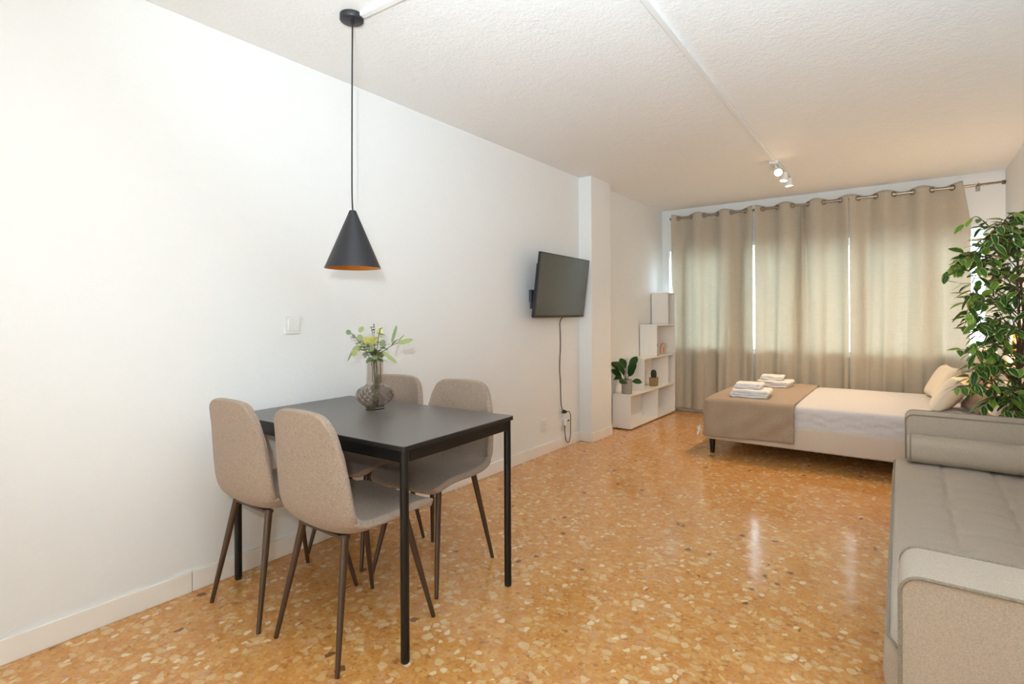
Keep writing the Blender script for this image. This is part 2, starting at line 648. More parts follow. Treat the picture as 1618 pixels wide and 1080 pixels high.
struct(G().box(XL - 0.15, XR + 0.15, YN - 0.15, YB + 0.2, -0.1, 0.0).build('floor', 'floor', smooth=False))
struct(G().box(XL - 0.15, XR + 0.15, YN - 0.15, YB + 0.2, ZC, ZC + 0.12).build('ceiling', 'ceiling', smooth=False))
wl = G().box(XL - 0.15, XL, YN - 0.15, YB + 0.2, 0, ZC)
struct(wl.build('wall_left', 'wall', smooth=False))
struct(G().box(XL - 0.01, PX, PY0, PY1, 0, ZC - 0.0005).build('wall_pilaster', 'wall', smooth=False, bevel=0.004))
struct(G().box(XR, XR + 0.15, YN - 0.15, YB + 0.2, 0, ZC).build('wall_right', 'wall', smooth=False))
struct(G().box(XL, XR, YN - 0.15, YN, 0, ZC).build('wall_near', 'wall', smooth=False))
wb = G()
wb.box(XL, XR, YB, YB + 0.2, 0, WZ0)
wb.box(XL, XR, YB, YB + 0.2, WZ1, ZC)
wb.box(XL, WX0, YB, YB + 0.2, WZ0, WZ1)
wb.box(WX1, XR, YB, YB + 0.2, WZ0, WZ1)
struct(wb.build('wall_back', 'wall', smooth=False))
struct(G().box(WX0, WX1, YB + 0.13, YB + 0.199, 1.92, WZ1 - 0.0005).build('roller_shutter', 'white_trim', smooth=False))

# baseboards with tile joints
BH, BT = 0.088, 0.011


def baseboard(name, p0, p1, nrm, joints=()):
    """Boards from p0 to p1, thickness along nrm."""
    a, b = Vector(p0 + (0,)), Vector(p1 + (0,))
    n = Vector(nrm + (0,))
    L = (b - a).length
    d = (b - a).normalized()
    cuts = [0] + sorted(joints) + [L]
    g = G()
    for s, e in zip(cuts, cuts[1:]):
        s2, e2 = s + (0.0012 if s > 0 else 0), e - (0.0012 if e < L else 0)
        q = [a + d * s2, a + d * e2, a + d * e2 + n * BT, a + d * s2 + n * BT]
        vs = [(p.x, p.y, z) for z in (0.001, BH) for p in q]
        g.add(vs, [(0, 3, 2, 1), (4, 5, 6, 7), (0, 1, 5, 4), (1, 2, 6, 5), (2, 3, 7, 6), (3, 0, 4, 7)])
    o = struct(g.build(name, 'baseboard', bevel=0.0015, smooth=False))
    if joints:
        g = G()
        for j in joints:
            c = a + d * j + n * (BT * 0.35)
            g.box(c.x - 0.003, c.x + 0.003, c.y - 0.002, c.y + 0.002, 0.001, BH - 0.002)
        g.build('joint_line', 'joint', o, smooth=False)
    return o


baseboard('baseboard_left', (XL, YN), (XL, PY0), (1, 0), [1.04 - YN, 2.54 - YN, 4.04 - YN])
baseboard('baseboard_pilaster_near', (XL + BT, PY0), (PX + BT, PY0), (0, -1))
baseboard('baseboard_pilaster_side', (PX, PY0), (PX, PY1), (1, 0))
baseboard('baseboard_left_far', (XL, PY1), (XL, YB), (1, 0))
baseboard('baseboard_back', (XL + BT, YB), (XR, YB), (0, -1), [1.5])
baseboard('baseboard_right', (XR, YN), (XR, YB - BT), (-1, 0), [2.0, 4.0])

# window: white sliding casements
panes = [(-2.42, -2.26), (-2.18, -1.72), (-1.50, -1.02), (-0.90, -0.43), (-0.36, 0.12), (0.20, 0.565)]
fr = G()
fy0, fy1 = YB - 0.012, YB + 0.05
fr.box(WX0, WX1, fy0, fy1, WZ0, WZ0 + 0.05)
fr.box(WX0, WX1, fy0, fy1, WZ1 - 0.04, WZ1)
edges = [WX0] + [e for p in panes for e in p] + [WX1]
for a, b in zip(edges[0::2], edges[1::2]):
    if b - a > 0.002:
        fr.box(a, b, fy0, fy1, WZ0 + 0.05, WZ1 - 0.04)
win = struct(fr.build('window_1', 'white_trim', bevel=0.003, smooth=False))
for a, b in panes:
    G().box(a + 0.001, b - 0.001, YB + 0.015, YB + 0.021, WZ0 + 0.051, WZ1 - 0.041).build('pane', 'pane', win, smooth=False)
struct(G().box(WX0 + 0.002, WX1 - 0.002, YB - 0.030, YB - 0.0125, WZ0 - 0.016, WZ0 + 0.006).build('window_sill', 'white_trim', win, smooth=False, bevel=0.002))

# surface-mounted cable ducts on the ceiling
def duct(name, a, b, w=0.030, h=0.016):
    a, b = Vector(a), Vector(b)
    d = (b - a)
    L = d.length
    ang = math.atan2(d.y, d.x)
    m = Matrix.Translation(((a.x + b.x) / 2, (a.y + b.y) / 2, ZC - h / 2 + 0.0005)) @ Matrix.Rotation(ang, 4, 'Z')
    return struct(G().obox(m, L / 2, w / 2, h / 2).build(name, 'white_trim', bevel=0.003, smooth=False))


duct('trim_1', (-1.888, 1.470, 0), (-0.845, 1.515, 0))
duct('trim_2', (-0.855, 1.53, 0), (-0.915, 4.955, 0))

# ------------------------------------------------------------------ dining table
TX, TY, TTH, TL, TW, TH = -1.3775, 1.2407, 0.0446, 1.10, 0.67, 0.75
tb = thing('dining_table', 'rectangular black dining table with round metal legs, short end near the white wall', 'table', (TX, TY, 0), TTH)


def rrect(x0, x1, y0, y1, r, n=6):
    out = []
    for cx, cy, a0 in ((x1 - r, y1 - r, 0), (x0 + r, y1 - r, pi / 2), (x0 + r, y0 + r, pi), (x1 - r, y0 + r, 1.5 * pi)):
        for k in range(n + 1):
            a = a0 + pi / 2 * k / n
            out.append((cx + r * cos(a), cy + r * sin(a)))
    return out


tt = G().prism(rrect(-TL, 0, 0, TW, 0.012), 'z', TH - 0.018, TH).build('tabletop', 'table_top', tb, bevel=0.0015)
eb = G()
o_, i_ = rrect(-TL - 0.0008, 0.0008, -0.0008, TW + 0.0008, 0.0128), None
n_ = len(o_)
eb.add([(x, y, TH - 0.0178) for x, y in o_] + [(x, y, TH - 0.0022) for x, y in o_], [(i, (i + 1) % n_, n_ + (i + 1) % n_, n_ + i) for i in range(n_)])
eb.build('edge_band', 'black_edge', tb)
ap = G()
for (x0, x1, y0, y1) in ((-TL + 0.03, -0.03, 0.012, 0.032), (-TL + 0.03, -0.03, TW - 0.032, TW - 0.012),
                         (-TL + 0.012, -TL + 0.032, 0.03, TW - 0.03), (-0.032, -0.012, 0.03, TW - 0.03)):
    G().box(x0, x1, y0, y1, TH - 0.062, TH - 0.0185).build('apron', 'black_metal', tb, bevel=0.002, smooth=False)
for x in (-TL + 0.0215, -0.0215):
    for y in (0.0215, TW - 0.0215):
        lg = G().tube([(x, y, 0.012), (x, y, TH - 0.0185)], 0.0155, 24).build('leg', 'black_metal', tb)
        G().lathe([(0.0, 0.0), (0.012, 0.0), (0.0152, 0.004), (0.0152, 0.012), (0, 0.0125)], 24, (x, y, 0)).build('foot_cap', 'black_edge', lg)

# ------------------------------------------------------------------ chairs
FX, FYF, FYB = 0.187, 0.223, 0.223


def make_chair(label):
    root = thing('dining_chair', label, 'chair', group='tweed dining chairs around the table')
    # centre line (y, z) from the front lip to the top of the back
    prof = [(0.232, 0.435), (0.215, 0.452), (0.15, 0.463), (0.06, 0.457), (-0.03, 0.446), (-0.11, 0.440), (-0.165, 0.450),
            (-0.205, 0.485), (-0.219, 0.540), (-0.224, 0.610), (-0.227, 0.680), (-0.230, 0.745), (-0.233, 0.805), (-0.234, 0.845), (-0.234, 0.868)]
    cl = smooth_path([(0, a, b) for a, b in prof], 4)
    S = [0.0]
    for a, b in zip(cl, cl[1:]):
        S.append(S[-1] + (b - a).length)
    T = S[-1]
    wtab = [(0.0, 0.190), (0.02, 0.197), (0.06, 0.206), (0.18, 0.208), (0.35, 0.211), (0.48, 0.213), (0.60, 0.212), (0.70, 0.208), (0.80, 0.198), (0.88, 0.184), (1.0, 0.158)]

    def fn(u, v):
        e = u * 2 - 1
        c_ = min(1.0, max(0.0, (abs(e) - 0.42) / 0.58))
        rnd_ = 1 - (1 - c_ ** 2.3) ** (1 / 2.3)
        q0 = 0.055 * rnd_
        q1 = T - 0.085 * rnd_
        q = q0 + (0.6 * v + 0.4 * (1 - cos(pi * v)) / 2) * (q1 - q0)
        k = 0
        while k < len(S) - 2 and S[k + 1] < q:
            k += 1
        f = (q - S[k]) / max(1e-6, S[k + 1] - S[k])
        p = cl[k].lerp(cl[k + 1], min(1, f))
        t = (cl[min(k + 1, len(cl) - 1)] - cl[max(k - 1, 0)]).normalized()
        n = Vector((0, -t.z, t.y))     # inward (up on the seat, forward on the back)
        if n.z < 0 and v < 0.5:
            n = -n
        if q / T >= 0.35 and n.y < 0:
            n = -n
        w = lerp_table(wtab, q / T)
        cup = lerp_table([(0, 0.004), (0.12, 0.014), (0.3, 0.026), (0.45, 0.046), (0.55, 0.055), (0.68, 0.046), (0.85, 0.028), (0.95, 0.010), (1, 0.0)], q / T)
        up = Vector((0, -t.z, t.y))
        up = Vector((0, 0, 1)) * max(0, t.y * -1) ** 1.5 + Vector((0, 1, 0)) * max(0, t.z)
        if q / T > 0.55:
            up = Vector((0, 1, 0))
        up.normalize()
        p = p - Vector((0, 0, 0.012)) * e * e * max(0, (q / T - 0.85) / 0.15)
        x = w * sin(e * pi / 2 * 0.8) / sin(pi / 2 * 0.8)
        return p + Vector((x, 0, 0)) + up * cup * abs(e) ** 2.4

    sh = G().grid(fn, 23, 45).build('seat_shell', 'chair', root, solid=0.030, solid_off=0.0, subsurf=2)
    # piping seam ring under the shell
    for sx in (-1, 1):
        for sy, fy in ((1, FYF), (-1, FYB)):
            top = Vector((sx * 0.125, sy * 0.135 - 0.01, 0.432))
            ft = Vector((sx * FX, sy * fy, 0.0))
            G().tube([ft, ft.lerp(top, 0.01), ft.lerp(top, 0.6), top], [0.0078, 0.0085, 0.0125, 0.0145], 14).build('leg', 'leg', root)
    br = G()
    for sy in (1, -1):
        y = sy * 0.135 - 0.01
        br.box(-0.135, 0.135, y - 0.014, y + 0.014, 0.418, 0.430)
    br.box(-0.02, 0.02, -0.145, 0.125, 0.419, 0.429)
    br.build('leg_bracket', 'leg', root, bevel=0.002, smooth=False)
    return root


ch = make_chair('grey-brown tweed chair nearest the camera, its back turned to us, beside the front table leg')
ch.location = (-1.708, 1.297, 0)
ch.rotation_euler = (0, 0, 0.0)
copy_thing(ch, 'grey-brown tweed chair closest to the light switch wall, back turned, left of the nearest chair', (-2.160, 1.272, 0), 0.0)
copy_thing(ch, 'tweed chair across the table seen beside the TV wall, its full front facing us', (-1.816, 1.821, 0), pi + 0.115)
copy_thing(ch, 'tweed chair across the table half hidden behind the glass vase', (-2.268, 1.79, 0), pi + 0.10)

# ------------------------------------------------------------------ vase and bouquet
VX, VY = -2.035, 1.652
vz = thing('glass_vase', 'smoked twisted-rib glass vase with tall neck standing on the black table', 'vase', (VX, VY, TH))


def rib(a, z):
    k = max(0.0, min(1.0, (z - 0.012) / 0.02)) * max(0.0, min(1.0, (0.118 - z) / 0.02))
    return 1 + 0.055 * k * sin(15 * (a + z * 15))


def vprof(off):
    out = [(0.043, 0.0), (0.0445, 0.004), (0.043, 0.014), (0.052, 0.024), (0.070, 0.040), (0.082, 0.058), (0.0855, 0.072),
           (0.082, 0.088), (0.070, 0.102), (0.054, 0.112), (0.043, 0.119), (0.0395, 0.126), (0.039, 0.150), (0.039, 0.180), (0.0395, 0.210), (0.041, 0.232)]
    return out


P = vprof(0)
outer = [(0.0, 0.0)] + P
Q = smooth_path([(r, 0, z) for r, z in outer[1:]], 4)
prof = [(0.0, 0.0)] + [(q.x, q.z) for q in Q]
inner = [(max(0.0, q.x - 0.0035), q.z) for q in reversed(Q) if q.z > 0.014]
prof += [(prof[-1][0] - 0.001, 0.2345), (inner[0][0] + 0.0005, 0.2345)] + inner + [(0.0, 0.014)]
G().lathe(prof, 140, (0, 0, 0), rib).build('vase_body', 'vase', vz, angle=180)

bq = thing('artificial_bouquet', 'small eucalyptus bouquet with a pale yellow bloom in the smoked vase', 'flowers', (VX, VY, TH + 0.016))
random.seed(4)
st = G()
lv = G()
Lc = Vector((-cos(YAW), -sin(YAW), 0))     # leftwards in the room as seen from the door side
Bk = Vector((-sin(YAW), cos(YAW), 0))
stems = [((0.11, 0.0), 0.345, 9, 'round'), ((0.075, 0.02), 0.31, 8, 'round'), ((-0.05, 0.03), 0.29, 7, 'round'), ((0.03, -0.03), 0.30, 8, 'round'),
         ((-0.11, 0.0), 0.30, 4, 'long'), ((0.02, 0.02), 0.37, 6, 'round'), ((-0.03, -0.02), 0.365, 5, 'round'), ((0.05, -0.05), 0.27, 6, 'round')]
for (lx, bk), h, nl, kind in stems:
    base = Vector((random.uniform(-0.01, 0.01), random.uniform(-0.01, 0.01), 0.002))
    neck = base + Vector((random.uniform(-0.012, 0.012), random.uniform(-0.012, 0.012), 0.215))
    tip = Lc * lx + Bk * bk + Vector((0, 0, h))
    path = smooth_path([base, base.lerp(neck, 0.5) + Vector((0.006, 0, 0)), neck, neck.lerp(tip, 0.55) + Vector((0, 0, 0.012)), tip], 6)
    st.tube(path, 0.0016, 6)
    for i in range(nl):
        t = 0.62 + 0.38 * i / max(1, nl - 1)
        p = path[min(len(path) - 1, int(t * (len(path) - 1)))]
        for sg in (-1, 1):
            a = random.uniform(0, 2 * pi)
            d = Vector((cos(a), sin(a), random.uniform(-0.25, 0.6)))
            if kind == 'round':
                sz = random.uniform(0.020, 0.031) * (1.1 - 0.4 * i / nl)
                lv.leaf(p, d, (0, 0, 1), sz * 1.15, sz, 0.12, 0.15, random.random(), 1)
            elif i > 1:
                lv.leaf(p, (tip - neck).normalized() + d * 0.45, (0, 0, 1), 0.052, 0.018, 0.2, 0.1, random.random() * 0.6, 0)
# explicit outer sprigs
for lx, z_, dx, dz, s_ in ((-0.115, 0.300, -0.06, 0.012, 0.026), (-0.085, 0.30, -0.02, 0.07, 0.016), (0.075, 0.262, 0.02, -0.01, 0.034), (0.055, 0.275, 0.03, 0.0, 0.034),
                           (0.0, 0.262, 0.01, 0.01, 0.034), (-0.035, 0.285, -0.01, 0.02, 0.03), (-0.04, 0.262, -0.06, -0.05, 0.02), (0.03, 0.30, 0.02, 0.0, 0.032), (0.05, 0.315, 0.02, 0.02, 0.026),
                           (0.105, 0.345, 0.02, 0.01, 0.025), (0.07, 0.352, -0.02, 0.02, 0.025), (0.088, 0.285, 0.03, -0.06, 0.010)):
    p = Lc * lx + Vector((0, 0, z_)) - Bk * 0.02
    d = Lc * dx + Vector((0, 0, dz))
    ln = max(d.length * 1.2, s_ * 1.1) if s_ > 0.024 or True else 0
    lv.leaf(p, d if d.length > 0 else Lc, Bk * -1, ln, s_, 0.1, 0.05, random.uniform(0.1, 0.9), 1)
for k in range(22):
    a = random.uniform(0, 2 * pi)
    p = Vector((cos(a) * 0.02, sin(a) * 0.02, random.uniform(0.222, 0.262)))
    d = Vector((cos(a), sin(a), random.uniform(-0.45, 0.35)))
    sz = random.uniform(0.024, 0.036)
    lv.leaf(p, d, (0, 0, 1), sz * 1.25, sz * 0.9, 0.12, 0.2, random.uniform(0, 0.75), 1)
st.build('stems', 'stem', bq)
lv.build('leaves', 'euca', bq)
fl = G()
fc = Lc * 0.012 - Bk * 0.03 + Vector((0, 0, 0.318))
for ring, (cnt, tilt, sz) in enumerate(((3, 0.08, 0.028), (5, 0.22, 0.032), (6, 0.42, 0.034))):
    for k in range(cnt):
        a = 2 * pi * k / cnt + ring * 0.5
        d0 = Vector((cos(a) * sin(tilt), sin(a) * sin(tilt), cos(tilt)))
        c = fc + Vector((cos(a), sin(a), 0)) * (0.003 + 0.003 * ring) - Vector((0, 0, 0.02))

        def fnp(u, v, c=c, d0=d0, a=a, sz=sz, tilt=tilt):
            s = Vector((-sin(a), cos(a), 0))
            w = sz * 0.62 * math.sqrt(max(0.02, 1 - (2 * v - 0.9) ** 2 * 0.8))
            n = s.cross(d0)
            e = 2 * u - 1
            return c + d0 * (sz * v) + s * (w * e) + n * (0.010 * (e * e) + 0.010 * (v - 0.5) ** 2)
        fl.grid(fnp, 5, 6)
fl.lathe([(0.0, 0.0), (0.010, 0.002), (0.0175, 0.012), (0.018, 0.022), (0.013, 0.033), (0.0, 0.038)], 24, (fc.x, fc.y, fc.z - 0.022), lambda a, z: 1 + 0.06 * sin(5 * a + z * 120))
fl.build('yellow_flower', 'rose', bq, solid=0.001)
bd = G()
for lx, z_, bk in ((-0.022, 0.345, 0.0), (-0.028, 0.368, 0.0), (-0.036, 0.352, -0.01), (-0.016, 0.360, 0.01), (-0.03, 0.335, 0.0)):
    p = Lc * lx + Bk * bk
    bd.lathe([(0, 0), (0.006, 0.003), (0.0085, 0.010), (0.006, 0.017), (0, 0.021)], 10, (p.x, p.y, z_ - 0.01))
bd.build('cream_buds', 'bud', bq)
be = G()
for z_ in (0.335, 0.348, 0.361, 0.371):
    p = Lc * 0.003
    be.lathe([(0, -0.004), (0.0045, 0), (0, 0.004)], 8, (p.x, p.y, z_ + 0.014))
be.tube([Vector((0, 0, 0.25)), Lc * 0.003 + Vector((0, 0, 0.39))], 0.0009, 5)
be.build('berry_sprig', 'berry', bq)

# ------------------------------------------------------------------ pendant lamp
LX, LY = -1.930, 1.452
pl = thing('pendant_lamp', 'black cone pendant lamp with copper-coloured inside hanging on a long cord above the table', 'lamp', (LX, LY, 1.400))
H = 0.250
so = [(0.117, 0.0), (0.0135, H - 0.006), (0.011, H)]
# outer cone and lining as two nested thin shells
outer_g = G()
outer_g.lathe([(0.1165, 0.0), (0.118, 0.0), (0.0165, H - 0.010), (0.015, H - 0.004), (0.010, H), (0.0, H), ], 64)
og = G()
n = 64
prof_o = [(0.1155, 0.0005), (0.118, 0.0), (0.018, H - 0.012), (0.0150, H - 0.003), (0.010, H), (0.0, H)]
vs_, fs_ = [], []
for (r, z) in prof_o:
    for k in range(n):
        a = 2 * pi * k / n
        vs_.append((r * cos(a), r * sin(a), z))
for i in range(len(prof_o) - 1):
    for k in range(n):
        fs_.append((i * n + k, i * n + (k + 1) % n, (i + 1) * n + (k + 1) % n, (i + 1) * n + k))
og.add(vs_, fs_)
shade = og.build('lamp_shade', 'shade_out', pl)
lg_ = G()
vs_, fs_ = [], []
prof_i = [(0.1155, 0.0007), (0.0150, H - 0.014), (0.0, H - 0.014)]
for (r, z) in prof_i:
    for k in range(n):
        a = 2 * pi * k / n
        vs_.append((r * cos(a), r * sin(a), z))
for i in range(len(prof_i) - 1):
    for k in range(n):
        fs_.append((i * n + k, i * n + (k + 1) % n, (i + 1) * n + (k + 1) % n, (i + 1) * n + k))
lg_.add(vs_, fs_)
ln_ = lg_.build('shade_lining', 'shade_in', shade)
ln_['label'] = 'copper-coloured lining'
sk = G().lathe([(0.0, 0.12), (0.016, 0.121), (0.018, 0.20), (0.0, 0.201)], 20).build('bulb_socket', 'black_metal', pl)
G().tube(smooth_path([(0, 0, H - 0.002), (-0.004, 0.0, H + 0.10), (-0.001, 0.0, H + 0.45), (0.003, 0.001, H + 0.80)], 8), 0.0032, 10).build('cord', 'cord_black', pl)
cz = ZC - 1.400
cn = G().lathe([(0.0, cz - 0.026), (0.047, cz - 0.026), (0.050, cz - 0.023), (0.050, cz - 0.0005), (0.0, cz - 0.0005)], 48).build('ceiling_canopy', 'shade_out', pl, angle=60)
G().lathe([(0.004, cz - 0.040), (0.008, cz - 0.036), (0.008, cz - 0.026), (0.0, cz - 0.0255)], 16, (0.003, 0.001, 0)).build('cord_grip', 'cord_black', cn)

# ------------------------------------------------------------------ TV on its bracket
tvw, tvh, k_ = 0.888, 0.521, 1.225
TVC = Vector((-1.9373 * k_, 3.2305 * k_, CAM_H + (1.3898 - CAM_H) * k_))
tvr = thing('television', 'black flat screen TV tilted forward on a wall bracket', 'television', (XL, TVC.y, TVC.z))
R_ = Matrix.Rotation(0.056, 4, 'Z') @ Matrix.Rotation(0.121, 4, 'Y')
mt = Matrix.Translation((TVC.x - XL, 0, 0)) @ R_
body = G().obox(mt @ Matrix.Translation((-0.012, 0, 0)), 0.012, tvw / 2, tvh / 2).build('tv_body', 'tv_body', tvr, bevel=0.003, smooth=False)
G().obox(mt @ Matrix.Translation((-0.036, 0, -0.05)), 0.014, tvw * 0.47, tvh * 0.42).build('back_housing', 'tv_body', body, bevel=0.008, smooth=False)
G().obox(mt @ Matrix.Translation((0.0005, 0, 0.004)), 0.0006, tvw / 2 - 0.008, tvh / 2 - 0.012).build('screen', 'tv_screen', tvr, smooth=False)
G().obox(mt @ Matrix.Translation((0.0006, 0.0, -tvh / 2 + 0.0055)), 0.0008, 0.020, 0.002).build('bezel_mark', 'steel_dark', body, smooth=False)
bk = G()
bk.box(0.0005, 0.012, -0.20, 0.10, -0.11, 0.11)
bk.box(0.012, 0.03, -0.20, -0.06, 0.055, 0.085)
bk.box(0.012, 0.03, -0.20, -0.06, -0.085, -0.055)
bk.box(0.028, 0.06, -0.10, -0.06, -0.10, 0.10)
brk = bk.build('wall_bracket', 'tv_bracket', tvr, bevel=0.002, smooth=False)
arm = G()
a_ = TVC.x - XL - 0.050
arm.obox(Matrix.Translation((0.05 + (a_ - 0.05) / 2, -0.02, 0.0)) @ Matrix.Rotation(0.25, 4, 'Z'), max(0.02, (a_ - 0.03) / 2), 0.012, 0.05)
arm.build('bracket_arm', 'tv_bracket', brk, bevel=0.002, smooth=False)
# mounting arms sticking out beyond the left edge of the screen
ex = G()
ex.obox(Matrix.Translation((0.040, -0.335, -0.085)), 0.012, 0.035, 0.050)
ex.obox(Matrix.Translation((0.030, -0.315, -0.150)), 0.010, 0.030, 0.040)
ex.obox(Matrix.Translation((0.035, -0.16, -0.09)), 0.010, 0.16, 0.014)
ex.build('swivel_plate', 'tv_bracket', brk, bevel=0.003, smooth=False)

# power cable
pc = thing('power_cable', 'dark power cable hanging down the wall from the TV to the outlet', 'cable', (XL, 4.11, 0.0))
pts = [(0.10, -0.06, 1.20), (0.02, -0.02, 1.14), (0.006, 0.0, 1.05), (0.006, 0.005, 0.92), (0.006, -0.008, 0.80), (0.006, -0.012, 0.70), (0.006, 0.0, 0.60), (0.006, 0.004, 0.48),
       (0.008, 0.01, 0.38), (0.030, 0.015, 0.328), (0.045, 0.03, 0.325), (0.045, 0.075, 0.322), (0.035, 0.125, 0.28), (0.025, 0.14, 0.20), (0.022, 0.145, 0.10), (0.022, 0.125, 0.045), (0.022, 0.095, 0.035),
       (0.022, 0.060, 0.075), (0.022, 0.045, 0.15), (0.025, 0.04, 0.22)]
G().tube(smooth_path(pts, 6), 0.0038, 8).build('cable', 'cord', pc)
G().lathe([(0, 0), (0.016, 0.002), (0.018, 0.016), (0.012, 0.034), (0.006, 0.044), (0, 0.045)], 16).build('plug', 'cord_black', pc).matrix_local = Matrix.Translation((0.020, 0.012, 0.328)) @ Matrix.Rotation(pi / 2, 4, 'Y')


def outlet(label, y, z, h=0.085, holes=True, name='wall_outlet', group=None):
    t = thing(name, label, 'outlet', (XL, y, z), 0, group)
    G().box(0.0003, 0.010, -0.0425, 0.0425, -h / 2, h / 2).build('cover_plate', 'white_plastic', t, bevel=0.003, smooth=False)
    ins = G().lathe([(0.0, 0.0), (0.020, 0.0), (0.020, 0.004), (0.0215, 0.005), (0.0, 0.0052)], 28)
    o = ins.build('socket_face', 'white_plastic', t)
    o.matrix_local = Matrix.Translation((0.0085, 0, 0)) @ Matrix.Rotation(pi / 2, 4, 'Y')
    if holes:
        hg = G()
        for s in (-1, 1):
            hg.lathe([(0, 0), (0.0032, 0), (0.0032, 0.0012), (0, 0.0012)], 10, (0, s * 0.0095, 0))
        q = hg.build('pin_holes', 'joint', o)
        q.matrix_local = Matrix.Translation((0, 0, 0.0048))
    return t


outlet('white wall outlet left of the cable loop with nothing plugged in', 3.85, 0.253, 0.092)
outlet('upper white outlet plate by the pilaster holding the dark TV plug', 4.135, 0.322)
outlet('lower white outlet plate by the pilaster with a white adapter in it', 4.165, 0.228)
ad = thing('plug_adapter', 'white multi-plug adapter stuck in the lower outlet behind the cable loop', 'adapter', (XL + 0.010, 4.165, 0.228))
G().box(0.006, 0.035, -0.025, 0.03, -0.030, 0.028).build('adapter_body', 'white_plastic', ad, bevel=0.006)
G().box(0.0352, 0.043, 0.0, 0.022, 0.008, 0.022).build('adapter_button', 'tv_bracket', ad, bevel=0.002)
cv = thing('cover_cap', 'small round white wall cap right below the TV near the pilaster', 'wall cap', (XL, 4.335, 0.934))
oo = G().lathe([(0.0, 0.0003), (0.022, 0.0003), (0.022, 0.004), (0.018, 0.008), (0.0, 0.009)], 24).build('cap_disc', 'white_plastic', cv)
oo.matrix_local = Matrix.Rotation(pi / 2, 4, 'Y')

sw = thing('light_switch', 'square white light switch on the wall left of the pendant lamp', 'switch', (XL, 1.518, 1.150))
G().box(0.0003, 0.009, -0.043, 0.043, -0.046, 0.044).build('switch_frame', 'white_plastic', sw, bevel=0.003, smooth=False)
rk = G()
rk.obox(Matrix.Translation((0.0115, 0.004, 0.0)) @ Matrix.Rotation(0.07, 4, 'Y'), 0.0045, 0.030, 0.030)
rk.build('rocker', 'white_plastic', sw, bevel=0.0015, smooth=False)

# ------------------------------------------------------------------ stepped bookcase
BX0, BX1 = -2.503, -2.300
bkc = thing('stepped_bookcase', 'white staircase-shaped bookcase against the left wall next to the curtain', 'bookcase', (0, 0, 0))
Ys = [5.140, 5.495, 5.860, 6.215]
YE = 6.452
Zs = [0.0, 0.363, 0.719, 1.076, 1.452]
tk = 0.016
pan = []
z0b = 0.012
for i in range(4):
    zt = Zs[i + 1]
    zb = z0b if i == 0 else Zs[i]
    # the tier's top board
    G().box(BX0 + 0.004, BX1, Ys[i], YE, zt - tk, zt).build('shelf', 'shelf', bkc, bevel=0.0012, smooth=False)
    G().box(BX0 + 0.004, BX1 - 0.001, Ys[i] + 0.0005, Ys[i] + tk, zb + 0.0005, zt - tk - 0.0005).build('side_panel', 'shelf', bkc, bevel=0.0012, smooth=False)
    G().box(BX0 + 0.004, BX1 - 0.001, YE - tk, YE - 0.0005, zb + 0.0005, zt - tk - 0.0005).build('side_panel', 'shelf', bkc, bevel=0.0012, smooth=False)
    G().box(BX0, BX0 + 0.0038, Ys[i], YE, zb, zt).build('back_panel', 'shelf', bkc, smooth=False)
G().box(BX0 + 0.004, BX1, Ys[0], YE, z0b - 0.0, z0b + tk).build('shelf', 'shelf', bkc, bevel=0.0012, smooth=False)
G().box(BX0 + 0.005, BX1 - 0.002, 5.885, 5.885 + tk, z0b + tk, Zs[1] - tk - 0.0005).build('divider', 'shelf', bkc, smooth=False)
G().box(BX0 + 0.005, BX1 - 0.002, 6.215, 6.215 + tk, Zs[1] + 0.0005, Zs[2] - tk - 0.0005).build('divider', 'shelf', bkc, smooth=False)
ft = G()
for y in (Ys[0] + 0.04, 5.9, YE - 0.04):
    for x in (BX0 + 0.03, BX1 - 0.02):
        G().lathe([(0, 0), (0.012, 0), (0.012, 0.0118), (0, 0.0118)], 12, (x, y, 0)).build('glide', 'black_edge', bkc)

# leafy plant in ribbed glass on the lowest step
pp = thing('leafy_houseplant', 'broad-leaved green plant in a ribbed glass pot on the lowest bookcase step', 'plant', (-2.375, 5.215, Zs[1]))
G().lathe([(0.0, 0.0), (0.050, 0.0), (0.052, 0.004), (0.055, 0.145), (0.0565, 0.150), (0.053, 0.150), (0.0515, 0.146), (0.0485, 0.008), (0.0, 0.008)], 120, (0, 0, 0.0005), lambda a, z: 1 + 0.02 * sin(24 * a)).build('glass_pot', 'clear_glass', pp, angle=180)
random.seed(11)
sg, lf = G(), G()
leafs = [(0.09, 0.30, 0.0, 0.15, 0.085, 0.9), (0.02, 0.33, 0.05, 0.14, 0.08, 0.6), (-0.06, 0.34, 0.02, 0.16, 0.08, 0.4), (0.10, 0.22, -0.03, 0.14, 0.09, 0.7), (0.05, 0.25, -0.06, 0.15, 0.09, 0.5),
         (-0.03, 0.27, -0.05, 0.15, 0.09, 0.3), (-0.09, 0.17, -0.04, 0.10, 0.075, 0.8), (0.07, 0.20, 0.05, 0.14, 0.08, 0.2), (-0.02, 0.24, -0.07, 0.14, 0.085, 0.35), (0.03, 0.17, -0.05, 0.13, 0.09, 0.15), (0.06, 0.29, -0.02, 0.14, 0.085, 0.1)]
for lx, z_, bk_, L_, W_, tn in leafs:
    a = Vector((0, 0, 0.02))
    tip = Lc * lx * 0.55 + Bk * bk_ * 0.6 + Vector((0, 0, z_ * 0.78))
    sg.tube(smooth_path([a, Vector((0, 0, 0.13)) + Lc * lx * 0.15, tip], 5), 0.003, 6)
    d = (Lc * lx + Bk * bk_ + Vector((0, 0, 0.10 if z_ > 0.2 else 0.01)))
    lf.leaf(tip, d, Vector((0, 0, 1)) - Bk * 0.9, L_, W_, 0.18, 0.25, tn * 0.6, 2)
sg.build('stems', 'stem', pp)
lf.build('leaves', 'fig', pp)

